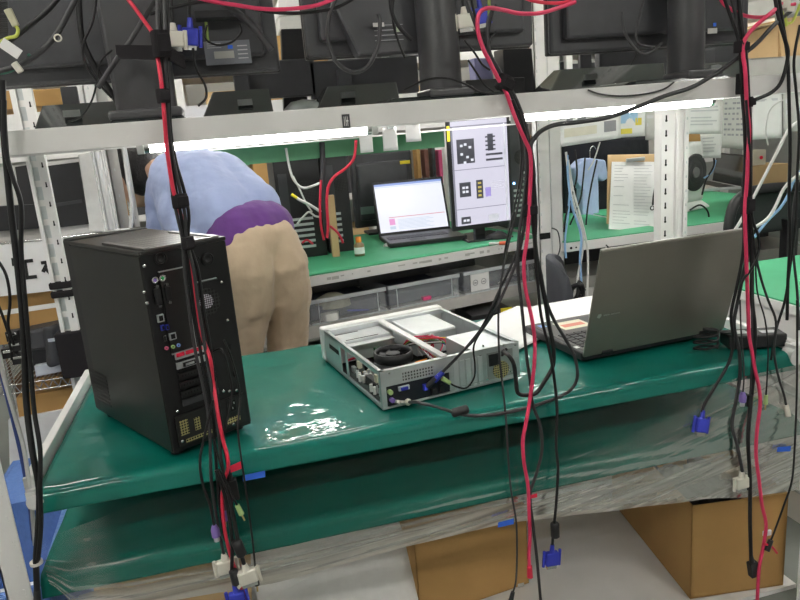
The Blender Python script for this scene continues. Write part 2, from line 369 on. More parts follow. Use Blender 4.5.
def lerp_curve(c, x):
    if x <= c[0][0]: return c[0][1]
    for (a, b_), (c_, d_) in zip(c, c[1:]):
        if x <= c_: t = (x - a) / (c_ - a); t = t * t * (3 - 2 * t) * .5 + t * .5; return b_ + (d_ - b_) * t
    return c[-1][1]
# hem heights in metres along the rack (x, z)
TOP = [(-.41, .585), (-.38, .60), (-.2, .632), (.3, .634), (.7, .636), (1.24, .655)]
BOT = [(-.41, .50), (-.37, .44), (-.25, .41), (.0, .395), (.3, .41), (.5, .412), (.65, .395), (.8, .378), (1.0, .358), (1.15, .332), (1.29, .322)]
FXA, FXB = -.41, 1.285
def film_pt(u, v):
    x = FXA + (FXB - FXA) * u; t = lerp_curve(TOP, x); bt = lerp_curve(BOT, x); z = t + (bt - t) * v
    belly = .010 * math.sin(PI * min(1, v * 1.1)) * (.6 + .6 * u)
    fold = noise.noise(Vector((u * 4 + v * 1.5, v * 16, 0))) * .0022 + noise.noise(Vector((u * 7, v * 30, 3))) * .0005 + noise.noise(Vector((u * 12, v * 6, 7))) * .0016
    return (x, FY - .018 - belly - fold * (.3 + .9 * v), z)
b = MB(); NU, NV = 200, 70; b.grid(film_pt, NU, NV)
film = b.build('plastic_film', film_mat())
me = film.data; uvl = me.uv_layers.new(name='uv'); ga = me.attributes.new('gather', 'FLOAT', 'POINT')
for j in range(NV + 1):
    for i in range(NU + 1):
        u, v = i / NU, j / NV; x = FXA + (FXB - FXA) * u; z = film_pt(u, v)[2]
        g = .02 + .95 * max(0, min(1, (.475 - z) / .03)) + .62 * max(0, min(1, (x - .40) / .5)) * .6 * max(0, min(1, (.50 + .30 * max(0, x - .55) - z) / .05))
        g += .35 * max(0, 1 - abs(x - (-.33)) / .05)
        g += .3 * max(0, min(1, (v - .96) / .03))
        ga.data[j * (NU + 1) + i].value = min(g, 1.15)
for lp in me.loops:
    k = lp.vertex_index; p_ = me.vertices[k].co + film.location; uvl.data[lp.index].uv = (p_.x * .6 + p_.z * .25, (p_.z - .16 * max(0, p_.x - .1) ** 1.6) * 4)
tag(film, 'clear plastic film draped down in front of the lower shelf, taped to the bench edge', 'plastic sheet')
def tape(c, w, h, m, lb, Y=FY - .036, tilt=0.0, cat='tape', grp=None):
    p = P(*c, Y); d = .5 * w * p.y / F_PX * 1.05; e = .5 * h * p.y / F_PX * 1.05; s = math.sin(tilt) * d
    b = MB(); b.slab([p + Vector((-d, 0, -e - s)), p + Vector((d * .96, 0, -e + s)), p + Vector((d, 0, e + s)), p + Vector((-d * .95, 0, e * .8 - s))], (0, .0006, 0))
    tag(b.build('tape_strip', m), lb, cat, grp)
tape((254, 476), 23, 7, BLUET, 'blue tape strip on the dark gap right of the tower', tilt=.0)
tape((506, 523), 20, 7, BLUET, 'blue tape strip on the film above the small carton', tilt=0)
tape((784, 449), 21, 7, BLUET, 'blue tape strip near the right front post', tilt=-.15)

# ------------------------------------------------------------------ tube lights under the upper shelf
for k, (A, B, lb) in enumerate(((P(150, 149, 1.74), P(364, 107, 1.74), 'lit fluorescent tube under the upper shelf above the bending person'), (P(522, 106, 1.74), P(709, 98.5, 1.74), 'lit fluorescent tube under the upper shelf by the right posts'),
        (Vector((-.2, 2.89, 0)), Vector((.38, 2.89, 0)), 'fluorescent tube tucked under the rear deck above the bending person'), (Vector((.7, 2.89, 0)), Vector((1.28, 2.89, 0)), 'fluorescent tube tucked under the rear deck above the small laptop'), (Vector((1.75, 2.89, 0)), Vector((2.33, 2.89, 0)), 'unseen fluorescent tube added under the rear deck to light the clipboard'))):  # the tube over the clipboard is unseen, added for its light
    A.z = B.z = 1.277 if k < 2 else 1.358; yy = A.y
    t = thing('tube_light', lb, 'light', (A + B) / 2)
    b = MB(); b.cyl(A, B, .0135, n=16); W(b, 'tube', TUBEM, t)
    for q, s in ((A, -1), (B, 1)):
        b = MB(); b.cyl(q, q + Vector((s * .012, 0, 0)), .0142); W(b, 'end_cap', CHROME, t)
        b = MB(); b.cbox(q + Vector((s * .02, 0, .012)), (.016, .03, .055)); W(b, 'socket', WHPL, t, bevel=.002)
    b = MB(); b.box(A.x - .03, B.x + .03, yy - .022, yy + .022, A.z + .014, A.z + .0385); W(b, 'housing', WHPL, t, bevel=.003)

# ------------------------------------------------------------------ goods under the bench
def carton(name, label, pts, h, m, inner, parent=None, open_top=True, wall=.004, flaps=None):
    """open carton from a ground quad"""
    c = sum((Vector((p[0], p[1], 0)) for p in pts), Vector()) / 4; t = thing(name, label, 'box', (c.x, c.y, pts[0][2]))
    z0 = pts[0][2]; P4 = [Vector((p[0], p[1], z0)) for p in pts]; b = MB()
    for i in range(4):
        a, d = P4[i], P4[(i + 1) % 4]; n = (d - a).cross(Vector((0, 0, 1))).normalized() * -wall
        b.hexa([a, d, d + n, a + n], [x + Vector((0, 0, h)) for x in (a, d, d + n, a + n)])
    b.hexa([p + Vector((0, 0, .001)) for p in P4], [p + Vector((0, 0, .005)) for p in P4])
    W(b, 'carton_walls', m, t)
    return t, P4
# right open carton, turned a little
A = PZ(690, 599, .014); B_ = PZ(783, 585, .014); ex = (B_ - A); L = ex.length; ex.normalize(); ey = Vector((-ex.y, ex.x, 0)); D = .50
t, P4 = carton('cardboard_box', 'open brown cardboard box under the right end of the bench', [A, B_, B_ + ey * D, A + ey * D], .272, CARD, CARDIN)
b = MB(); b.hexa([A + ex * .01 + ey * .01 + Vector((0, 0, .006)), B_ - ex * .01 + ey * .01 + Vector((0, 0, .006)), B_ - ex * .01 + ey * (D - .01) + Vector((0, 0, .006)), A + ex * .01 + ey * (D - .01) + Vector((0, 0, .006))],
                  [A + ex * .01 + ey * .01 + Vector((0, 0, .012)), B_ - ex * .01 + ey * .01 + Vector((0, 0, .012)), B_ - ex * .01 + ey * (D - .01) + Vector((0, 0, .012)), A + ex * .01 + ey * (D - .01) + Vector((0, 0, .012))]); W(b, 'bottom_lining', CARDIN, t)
c = (A + B_) / 2 + ey * .22
b = MB(); 
for i in range(6): b.cbox((c.x - .09 + .035 * i, c.y + .03 * (i % 2), .11 + .012 * (i % 3)), (.03, .20, .19))
tag(b.build('cable_boxes', BLK), 'black equipment packed inside the open brown cardboard box', 'equipment')
# narrow carton in the middle
a = P(419, 600, 1.52); a2 = P(529, 585, 1.56)
a.z = a2.z = .014
u = (a2 - a); u.z = 0; u.normalize(); w_ = Vector((-u.y, u.x, 0)); q = a2 - a; q.z = 0
t, P4 = carton('cardboard_box', 'narrow plain cardboard carton standing under the middle of the bench', [a, a2, a2 + w_ * .3, a + w_ * .3], .24, CARD, CARDIN)
b = MB(); b.hexa([p + Vector((0, 0, .240)) for p in P4], [p + Vector((0, 0, .243)) for p in P4]); W(b, 'top_flap', CARD, t)
b = MB(); p = P(521, 585, 1.54); b.cbox(p, (.018, .002, .010)); W(b, 'tape_piece', PAPERG, t)
# white foam sheet leaning at left-middle
A = P(258, 603, 1.50); B_ = P(419, 603, 1.52); A2 = P(240, 540, 1.62); B2 = P(424, 520, 1.62)
b = MB(); b.hexa([A, B_, B_ + Vector((0, .02, 0)), A + Vector((0, .02, 0))], [A2, B2, B2 + Vector((0, .02, 0)), A2 + Vector((0, .02, 0))]); tag(b.build('foam_board', WHPL, bevel=.003), 'white foam board leaning under the bench left of the narrow carton', 'board')
A = P(95, 604, 1.46); B_ = P(252, 604, 1.46); A2 = P(88, 520, 1.62); B2 = P(250, 520, 1.62)
b = MB(); b.hexa([A, B_, B_ + Vector((0, .02, 0)), A + Vector((0, .02, 0))], [A2, B2, B2 + Vector((0, .02, 0)), A2 + Vector((0, .02, 0))]); tag(b.build('cardboard_sheet', CARD2, bevel=.002), 'pale brown cardboard sheet behind the film at lower left', 'cardboard')
# blue crate at lower left, behind the front post
t = thing('plastic_crate', 'blue woven plastic crate low on the left of the rack', 'crate', (-.78, 1.58, .0), .05)
b = MB(); cw, cd, ch = .62, .42, .43
BLUCR = mat('blue_crate_plastic', (.085, .18, .46), .5, bump=.003, bscale=70)
b.box(-cw / 2, cw / 2, -cd / 2, -cd / 2 + .01, 0, ch); b.box(-cw / 2, cw / 2, cd / 2 - .01, cd / 2, 0, ch); b.box(-cw / 2, -cw / 2 + .01, -cd / 2, cd / 2, 0, ch); b.box(cw / 2 - .01, cw / 2, -cd / 2, cd / 2, 0, ch); b.box(-cw / 2, cw / 2, -cd / 2, cd / 2, 0, .01)
b.build('crate_body', BLUCR, t)
b = MB(); b.box(-cw / 2 - .012, cw / 2 + .012, -cd / 2 - .012, -cd / 2, ch - .04, ch); b.box(cw / 2, cw / 2 + .012, -cd / 2, cd / 2 + .01, ch - .04, ch); b.build('crate_rim', BLUCR, t, bevel=.004)
b = MB(); b.box(-cw / 2 + .02, cw / 2 - .02, -cd / 2 + .02, cd / 2 - .02, .02, ch - .22); o = b.build('paper_stack', PAPER, bevel=.003); o.location = t.location + Vector((0, 0, .02)); o.rotation_euler = t.rotation_euler
tag(o, 'thick stack of white paper sheets inside the blue plastic crate', 'paper')

t = thing('plastic_crate', 'blue crate low behind the left end of the rack, past the lower teal mat', 'crate', (-.50, 2.22, 0))
b = MB(); b.box(-.30, .22, -.20, .20, 0, .29); b.build('crate_body', BLUCR, t, bevel=.012)
b = MB(); b.box(-.31, .23, -.21, .21, .25, .285); b.build('crate_rim', BLUCR, t, bevel=.004)
# ------------------------------------------------------------------ black tower PC (rear towards us)
ZB = .686
A = PZ(175, 460, ZB); B_ = PZ(251, 429, ZB); v = B_ - A; PW = .178; PD = .375; PH = .408
pc = thing('tower_computer', 'black tower computer with its rear ports facing out, on the left of the teal bench', 'computer', A, math.atan2(v.y, v.x))
FTH = .010
b = MB(); b.box(.002, PW - .002, .004, PD, FTH, PH - .006); b.build('chassis', BLKM, pc, bevel=.002)
b = MB(); b.box(0, .003, .006, PD - .02, FTH + .004, PH - .01); o = b.build('side_panel', BLKS, pc, bevel=.001)
b = MB()
for i in range(9): b.hexa([(-.001, .285 + .0 , .040 + i * .0085), (.001, .285, .040 + i * .0085), (.001, .375, .040 + i * .0085), (-.001, .375, .040 + i * .0085)], [(-.001, .285, .044 + i * .0085), (.001, .285, .044 + i * .0085), (.001, .375, .044 + i * .0085), (-.001, .375, .044 + i * .0085)])
b.build('vent_slots', BLKM, o)
b = MB(); b.box(PW - .003, PW, .006, PD - .02, FTH + .004, PH - .01); b.build('side_panel', BLKS, pc, bevel=.001)
b = MB(); b.box(0, PW, .002, PD + .012, PH - .008, PH); b.build('top_panel', mat('tower_top_lit_black', (.030, .028, .027), .3, bump=.0002, bscale=500), pc, bevel=.002)  # lighter than the chassis: tube light on the top put into its colour
b = MB(); b.box(.018, PW - .018, .018, .19, PH, PH + .0012); b.build('top_vent', MESHT, pc)
b = MB(); b.box(.012, .024, .008, .20, PH, PH + .004); b.box(PW - .024, PW - .012, .008, .20, PH, PH + .004); b.box(.012, PW - .012, .006, .014, PH, PH + .003); b.build('top_trim', mat('satin_silver_trim', (.35, .34, .33), .3, .8), pc, bevel=.001)
b = MB(); b.box(0, PW, PD - .03, PD + .018, FTH, PH + .003); b.build('front_bezel', BLK, pc, bevel=.006)
for x in (.02, PW - .02):
    for y in (.03, PD - .03):
        b = MB(); b.cyl((x, y, 0), (x, y, FTH), .012); b.build('foot', RUB, pc)
def fb(mb, x0, y0, x1, y1, d0=-.0005, d1=-.002):      # box on the rear face from a pixel rectangle
    a, c = face(pc, x0, y0), face(pc, x1, y1); return mb.box(min(a.x, c.x), max(a.x, c.x), d1, d0 + .004, min(a.z, c.z), max(a.z, c.z))
b = MB(); a = face(pc, 149, 276); c = face(pc, 180, 350); zt, zb_ = face(pc, 152, 274).z, face(pc, 170, 354).z; x0, x1 = .030, .078
b.box(x0, x1, -.001, .003, zb_, zt); io = b.build('io_shield', mat('io_shield_satin', (.05, .05, .05), .3, .6), pc)
b = MB(); b.box(x0 - .001, x1 + .001, -.003, .001, zb_ - .003, zb_ - .0005); b.box(x0 - .001, x1 + .001, -.003, .001, zt, zt + .002); b.box(x1, x1 + .0015, -.003, .001, zb_, zt); b.build('shield_edge', GALV, io)
for px, py, m in ((154, 280, PURP), (161.5, 278, mat('green_port_plastic', (.05, .45, .15), .4))):
    p = face(pc, px, py); b = MB(); b.ring((p.x, -.003, p.z), (0, -1, 0), .0062, .0035, .002, 16); b.k = 1; b.cyl((p.x, -.001, p.z), (p.x, -.0045, p.z), .0036); b.build('round_port', [CHROME, m], pc)
for px, py, h in ((157, 296, .030), (167, 293, .026)):
    p = face(pc, px, py); b = MB(); b.cbox((p.x, -.004, p.z), (.011, .006, h)); b.k = 1
    for s in (-1, 1): b.cyl((p.x, -.003, p.z + s * (h / 2 + .004)), (p.x, -.008, p.z + s * (h / 2 + .004)), .003, n=8)
    b.build('video_port', [BLK, CHROME], pc, bevel=.001)
for px, py, w, h, m in ((160, 318, .012, .014, GALV), (162, 327.5, .006, .010, BLUEP), (166.5, 327, .006, .010, BLUEP), (164, 338, .005, .012, CHROME), (172, 336, .013, .013, GALV)):
    p = face(pc, px, py); b = MB(); b.cbox((p.x, -.002, p.z), (w, .005, h)); b.k = 1; b.cbox((p.x, -.0048, p.z), (w * .62, .001, h * .7)); b.build('usb_port' if m is not GALV else 'network_port', [m, DARK], pc)
for px, py, m in ((166, 348, mat('pink_jack', (.85, .15, .3), .4)), (172.5, 346.5, mat('lime_jack', (.5, .8, .3), .4)), (178, 345, mat('blue_jack', (.2, .35, .8), .4))):
    p = face(pc, px, py); b = MB(); b.ring((p.x, 0, p.z), (0, -1, 0), .0036, .0018, .004, 12); b.build('audio_jack', m, pc)
for px, py, r in ((160.5, 258.5, .0115), (195, 260, .009), (207.5, 259, .012)):
    p = face(pc, px, py); b = MB(); b.ring((p.x, 0, p.z), (0, -1, 0), r, r * .78, .0035, 24); b.k = 1; b.lathe((p.x, 0, p.z), [(r * .78, .001), (r * .5, .0025), (r * .45, .001), (0, .001)], 20, (0, -1, 0)); b.build('hose_grommet', [RUB, BLK], pc)
p = face(pc, 207, 302)
b = MB(); b.box(p.x - .034, p.x + .030, -.0018, .002, p.z - .040, p.z + .040); b.k = 1; b.cyl((p.x, 0, p.z), (p.x, -.0028, p.z), .0275, n=32); b.build('exhaust_fan_grille', [BLKM, MESHB], pc)
b = MB(); b.cyl((p.x - .003, -.002, p.z + .002), (p.x - .003, -.0042, p.z + .002), .0145, n=24)
m_ = dotted('pale_fan_hub_mesh', (.03, .03, .03), (.62, .60, .68), .0042, .38, axes=(0, 2)); b.build('fan_hub', m_, pc)
b = MB(); p = face(pc, 195, 283); b.box(p.x, p.x + .045, -.003, 0, p.z, p.z + .002); b.build('fan_frame_edge', GALV, pc)
# expansion slots
zs = [face(pc, 178, y).z for y in (356, 366, 377, 386.5, 396, 405)]
for k, z in enumerate(zs):
    m = GALV2 if k < 2 else (BLKM if k < 5 else GRYP)
    b = MB(); b.box(.034, .034 + (.068 if k < 2 else .078), -.0025, .001, z - .0062, z + .0062)
    if k == 1: b.k = 1; b.box(.046, .072, -.006, -.002, z - .004, z + .004); b.k = 2; b.box(.050, .068, -.0065, -.0058, z - .0022, z + .0022); b.box(.080, .085, -.003, -.002, z - .0045, z + .0045); b.box(.09, .096, -.003, -.002, z - .0045, z + .0045)
    if 1 < k < 5:
        b.k = 1
        for i in range(10): b.cyl((.042 + .0062 * i, -.0024, z), (.042 + .0062 * i, -.0029, z), .0017, n=6)
    pt = b.build('slot_cover', [m, BLK if k < 2 else DARK, GALV], pc, bevel=0)
    if k == 0:
        for i in range(3): MB().box(.036 + .019 * i, .052 + .019 * i, -.0045, -.0024, z - .001, z + .0062).build('red_port_cap', REDT, pt)
# power supply
b = MB(); z1 = face(pc, 200, 402).z - .012; b.box(.014, PW - .014, -.0018, .002, .022, z1); ps = b.build('power_supply', mat('psu_black', (.016, .016, .016), .4), pc)
for px, py, w, h in ((184, 427, .017, .030), (197, 423, .012, .026)):
    p = face(pc, px, py); b = MB(); b.box(p.x - w / 2, p.x + w / 2, -.0028, -.0016, p.z - h / 2, p.z + h / 2); b.build('vent_grille', MESHY, ps)
MB().box(.028, .085, -.0028, -.0016, .026, .033).build('vent_strip', MESHY, ps); MB().box(.118, .150, -.0028, -.0016, .030, .042).build('vent_strip', MESHY, ps)
p = face(pc, 231, 405); b = MB(); b.cbox((p.x, -.003, p.z), (.022, .004, .030)); b.k = 1; b.cbox((p.x, -.0052, p.z), (.015, .001, .022)); b.k = 2
for dx, dz in ((-.004, .005), (.004, .005), (0, -.005)): b.cbox((p.x + dx, -.006, p.z + dz), (.0015, .001, .004))
b.build('power_socket', [BLK, DARK, GALV], ps)
b = MB(); p = face(pc, 211, 420); b.cbox((p.x, -.003, p.z), (.012, .004, .018)); b.build('rocker_switch', BLK, ps)
for px, py in ((177, 411), (182, 441), (236, 390), (233, 424), (223, 391), (229, 391), (144, 266), (144, 292), (147, 303), (221, 282), (227, 320)):
    p = face(pc, px, py); b = MB(); b.lathe((p.x, -.0015, p.z), [(.0032, -.001), (.0032, .001), (.002, .002), (0, .002)], 10, (0, -1, 0)); b.build('screw', CHROME, pc)
for px, py in ((229, 347), (235, 374)):
    p = face(pc, px, py); b = MB(); b.cbox((p.x, 0, p.z), (.006, .003, .010)); b.build('latch_hole', DARK, pc)
# rag / white cable tie on top
p = topf(pc, 113, 230, PH)
b = MB(); b.lathe((p.x, p.y, PH + .001), [(0, .005), (.015, .004), (.022, 0)], 16); o = b.build('white_cloth', PAPER); o.scale = (1.5, .5, 1)
o.parent = None; o.location = PZ(118, 231, ZB + PH + .001); tag(o, 'small crumpled white scrap lying on top of the black tower', 'scrap')

# ------------------------------------------------------------------ opened slim desktop computer
A = PZ(383, 411, ZB); B_ = PZ(520, 377, ZB); v = B_ - A; SW = v.length; SD = .412; SH = .088
sc = thing('desktop_computer', 'opened silver slim desktop computer lying in the middle of the teal bench', 'computer', A, math.atan2(v.y, v.x))
b = MB(); b.box(0, SW, 0, SD, .002, .005); b.build('bottom_tray', GALV, sc)
for x in (.02, SW - .02):
    for y in (.03, SD - .04):
        b = MB(); b.cyl((x, y, 0), (x, y, .003), .011); b.build('foot', RUB, sc)
# rear panel: top strip, bottom strip, solid right half with openings left for the port bay
io0, io1 = .012, .165; zi = .052
b = MB(); b.box(0, SW, 0, .0016, zi, SH); b.box(0, io0, 0, .0016, .002, zi); b.box(io1, SW, 0, .0016, .002, zi); b.box(0, SW, -.002, .0016, .002, .006)
b.box(0, SW, 0, .012, SH - .0015, SH); rp = b.build('rear_panel', GALV, sc, bevel=.0005)
b = MB(); b.box(.052, .128, -.0006, .0003, zi + .005, SH - .010); b.build('vent_grid', MESHS, rp)
for i in range(5):
    x = io1 + .010 + i * .0155; b = MB(); b.box(x, x + .0125, -.0018, .0002, .014, SH - .014); b.build('slot_cover', GALV2, rp, bevel=.0008)
b = MB()
for i in range(5): x = io1 + .012 + i * .0155; b.box(x, x + .009, -.002, 0, .007, .011)
b.build('slot_tab', GALV2, rp)
b = MB(); b.box(.262, SW - .018, -.001, .0004, .012, SH - .012); b.k = 0; ps = b.build('psu_face', mat('psu_face_grey', (.36, .39, .38), .4, .5), rp)
b = MB(); b.box(.266, .292, -.004, -.0008, .044, .072); b.build('power_inlet', BLK, ps, bevel=.001)
b = MB(); b.cyl((.297, -.001, .030), (.297, -.0022, .030), .021, n=24); b.build('vent_grille', MESHY, ps)
b = MB()
for x, z in ((.243, .070), (.243, .054), (.243, .042), (.243, .030), (.243, .018)): b.box(x, x + .005, -.001, 0, z, z + .005)
b.build('case_holes', DARK, rp)
for px, py in ((503, 345), (510, 371), (496, 374), (515, 345), (483, 346), (470, 385), (389, 373), (487, 379)):
    p = face(sc, px, py); b = MB(); b.lathe((p.x, -.0005, p.z), [(.0028, -.0005), (.0028, .001), (.0015, .0018), (0, .0018)], 8, (0, -1, 0)); b.build('screw', CHROME, sc)
# ports in the dark bay
b = MB(); b.box(io0, io1, .0035, .005, .006, zi); b.build('port_plate', mat('port_plate_dark', (.03, .035, .045), .3, .5), sc)
def port(px, py, w, h, m, nm, d=.010):
    p = face(sc, px, py); b = MB(); b.cbox((p.x, .004 - d / 2, p.z), (w, d, h)); return b.build(nm, m, sc, bevel=.001)
for px, py, m in ((390, 392, GRNP), (392, 400, PURP)):
    p = face(sc, px, py); b = MB(); b.cyl((p.x, .004, p.z), (p.x, -.006, p.z), .0055); b.build('round_port', m, sc)
port(404, 388, .026, .010, GALV2, 'video_port', .006); p = port(404, 388, .017, .007, BLUEP, 'video_port', .010)
port(425, 387, .009, .014, BLUEP, 'usb_port'); port(434, 391, .012, .013, BLK, 'network_port'); port(441, 388, .010, .018, BLK, 'usb_port')
# left side wall with its window
b = MB(); b.box(0, .0016, 0, SD - .02, SH - .010, SH); b.box(0, .0016, 0, SD - .02, .002, .012); b.box(0, .0016, 0, .010, .002, SH); b.box(0, .0016, SD - .15, SD - .02, .002, SH)
b.box(0, .010, 0, SD - .02, SH - .0015, SH); b.box(0, .0016, SD - .20, SD - .185, .002, SH); b.k = 1
b.box(-.0005, .0003, SD - .135, SD - .06, .050, .062); b.k = 0
b.build('left_side_rail', [GALV, DARK], sc)
b = MB(); b.box(SW - .0016, SW, 0, SD - .02, .002, SH); b.box(SW - .010, SW, 0, SD - .02, SH - .0015, SH); b.build('right_side_wall', GALV, sc)
b = MB(); b.box(-.004, SW + .004, SD - .022, SD + .012, .002, SH + .004); b.build('front_bezel', WHPL, sc, bevel=.006, seg=3)
b = MB(); b.box(0, SW, SD - .034, SD - .022, SH - .012, SH); b.build('front_rail', GALV2, sc)
# inside
b = MB(); b.box(.006, SW - .006, .252, SD - .03, .0055, .009); b.build('case_shade_floor', BLK, sc)  # added black sheet standing in for the shade inside the case
b = MB(); b.box(.006, .245, .008, .250, .010, .012); mb_ = b.build('motherboard', PCB, sc)
rnd = random.Random(3); cm = [BLK, GALV2, PCBG, GOLD, WHPL]
for i in range(46):
    x, y = rnd.uniform(.012, .235), rnd.uniform(.015, .24); w, d, h = rnd.uniform(.004, .016), rnd.uniform(.004, .02), rnd.uniform(.005, .022); k = rnd.choice([0, 0, 1, 2, 3, 0]); MB().box(x, x + w, y, y + d, .012, .012 + h).build('board_chip', cm[k], mb_)
for i in range(18): x, y = rnd.uniform(.01, .06), rnd.uniform(.05, .24); k = rnd.choice([1, 4]); MB().cyl((x, y, .012), (x, y, .030), .004, n=10).build('capacitor', cm[k], mb_)
for i in range(2): b = MB(); b.box(.10 + .012 * i, .105 + .012 * i, .235, .36, .012, .045); b.build('memory_module', PCBG, mb_)
fc = topf(sc, 393, 352, .070)
b = MB(); b.ring((fc.x, fc.y, .052), (0, 0, 1), .047, .043, .022, 32); b.k = 0; b.cyl((fc.x, fc.y, .052), (fc.x, fc.y, .068), .017, n=24)
b.k = 1; b.cyl((fc.x, fc.y, .068), (fc.x, fc.y, .0686), .013, n=24)
fan = b.build('cpu_fan', [BLK, GRYP], sc)
for i in range(9):
    a = 2 * PI * i / 9; c_, s_ = math.cos(a), math.sin(a); c2, s2 = math.cos(a + .5), math.sin(a + .5)
    b = MB(); pa = Vector((fc.x + .016 * c_, fc.y + .016 * s_, .066)); pb = Vector((fc.x + .040 * c_, fc.y + .040 * s_, .066)); pc_ = Vector((fc.x + .040 * c2, fc.y + .040 * s2, .055)); pd = Vector((fc.x + .016 * c2, fc.y + .016 * s2, .055))
    b.slab([pa, pb, pc_, pd], (0, 0, -.0015)); b.build('fan_blade', GRYP, fan)
b = MB(); b.box(fc.x - .04, fc.x + .04, fc.y - .04, fc.y + .04, .014, .040); b.k = 0
b.build('heat_sink', GRYP, sc)
# drive bay with silver lid (front left)
def topbox(pts, z0, z1, name, m, bev=.001, zz=None):
    q = [topf(sc, x, y, z1) for x, y in pts]; b = MB(); b.hexa([Vector((p.x, p.y, z0)) for p in q], [Vector((p.x, p.y, z1)) for p in q]); return b.build(name, m, sc, bevel=bev)
b = MB(); b.box(.010, .150, SD - .115, SD - .036, .020, .076); dv = b.build('drive_bay', GALV2, sc, bevel=.002)
b = MB(); b.box(.03, .118, SD - .112, SD - .108, .0762, .0766); b.k = 1; b.box(.012, .085, SD - .050, SD - .046, .0762, .0768); b.build('bay_slot', [DARK, GRYP], dv)
b = MB(); b.box(.010, .150, SD - .145, SD - .120, .066, .070); b.build('bay_bracket', GALV2, sc, bevel=.001)
b = MB(); b.box(.188, .302, SD - .19, SD - .036, .022, .082); op = b.build('optical_drive', GALV2, sc, bevel=.002)
b = MB(); b.box(.190, .300, SD - .196, SD - .190, .060, .078); b.build('drive_clip', CHROME, op, bevel=.001)
b = MB(); b.box(.150, .166, .006, SD - .030, SH - .004, SH + .003); b.build('cross_bar', WHPL, sc, bevel=.001)
b = MB(); b.box(.238, SW - .004, .004, .155, .010, SH - .006); b.build('power_supply', GALV, sc, bevel=.001)
b = MB(); b.box(.02, .034, .03, .15, .012, .032); b.build('port_blocks', BLK, sc)
for yy in (.06, .085, .20): MB().box(.022, .032, yy, yy + .012, .032, .05).build('wire_connector', mat('cream_connector', (.7, .65, .5), .5), sc)
cols = [REDC, YEL, BLK, WHPL, mat('orange_wire', (.9, .3, .02), .5), BLK, REDC2, BLK, mat('green_wire', (.1, .4, .1), .5), mat('blue_wire', (.1, .15, .6), .5)]
for i in range(10):
    z = .058 + rnd.uniform(0, .02); o_ = rnd.uniform(-.010, .010)
    b = MB(); b.tube([(.165 + o_, SD - .14 + o_, .03), (.175 + o_, SD - .18 + o_, z - .005), (.195 + rnd.uniform(-.006, .006), SD - .225 + o_, z + .006), (.222 + rnd.uniform(0, .03), .18 + o_, z), (.25 + o_, .158, z - .01)], .0019, n=6); b.build('power_wire', cols[i % len(cols)], sc)
for i in range(8):
    b = MB(); x, y = .185 + rnd.uniform(0, .05), .17 + rnd.uniform(0, .05); b.tube([(x, y, .03), (x + rnd.uniform(-.02, .03), y + rnd.uniform(-.03, .03), .07), (x + rnd.uniform(-.03, .03), y + rnd.uniform(-.03, .03), .055), (x, y - .02, .03)], .0018, n=6); b.build('power_wire', cols[(i * 3) % 9], sc)
b = MB(); b.tube([(.02, SD - .13, .03), (.035, SD - .18, .05), (.05, SD - .21, .045)], .003); b.build('power_wire', REDC, sc)
b = MB(); b.tube([(.075, .045, .045), (.10, .05, .070), (.14, .06, .072)], .0018); b.build('power_wire', cols[4], sc)

# ------------------------------------------------------------------ big laptop seen from behind
hl = Vector((.787, 1.432, ZB)); hr = Vector((1.206, 1.462, ZB)); v = hr - hl; LW = v.length
lp = thing('laptop_computer', 'large open laptop with dark grey-brown lid turned towards us, right of the bench', 'laptop', hl, math.atan2(v.y, v.x))
LIDM = mat('brown_grey_lid', (.20, .185, .155), .30, .35, var=.06, scale=4, coat=.3)
b = MB(); b.box(-.002, LW, 0, .285, .004, .026); bs = b.build('base', BLK, lp, bevel=.005)
b = MB(); b.box(.012, LW - .012, .02, .275, .026, .0268); b.build('palm_rest', mat('palm_rest_grey', (.085, .08, .075), .4), bs)
b = MB()
for r_ in range(6):
    for c_ in range(16): b.box(.022 + c_ * .0228, .041 + c_ * .0228, .035 + r_ * .0195, .051 + r_ * .0195, .0268, .0292)
b.build('keyboard', BLK, bs, bevel=.0008)
b = MB(); b.box(.15, .25, .185, .262, .0268, .0275); b.build('touchpad', GRYP, bs)
b = MB(); b.box(.065, .15, .18, .25, .0270, .0274); b.k = 1; b.box(.075, .14, .20, .225, .0275, .0277); b.build('promo_sticker', [mat('cream_sticker', (.75, .72, .55), .6), mat('salmon_print', (.7, .25, .18), .6)], bs)
b = MB(); b.box(.022, .042, .235, .258, .0270, .0274); b.build('blue_sticker', mat('pale_blue_sticker', (.2, .35, .75), .4), bs)
b = MB(); b.box(.005, .016, .035, .05, .0270, .0274); b.build('round_badge', WHPL, bs)
th = math.radians(16); LH = .282
b = MB(); b.T = Matrix.Translation((0, 0, .016)) @ Matrix.Rotation(th, 4, 'X')
b.box(0, LW, -.004, .004, 0, LH); lid = b.build('lid', LIDM, lp, bevel=.0035, seg=3)
b = MB(); b.T = Matrix.Translation((0, 0, .016)) @ Matrix.Rotation(th, 4, 'X'); b.box(.002, LW - .002, .0010, .0052, .003, LH + .0025); b.build('lid_edge_trim', mat('pale_lid_edge', (.55, .53, .50), .35, .4), lid, bevel=.001)
b = MB(); b.T = Matrix.Translation((0, 0, .016)) @ Matrix.Rotation(th, 4, 'X'); b.box(.015, LW - .015, .0053, .006, .018, LH - .014); b.build('screen', mat('screen_off', (.01, .01, .012), .1), lid)
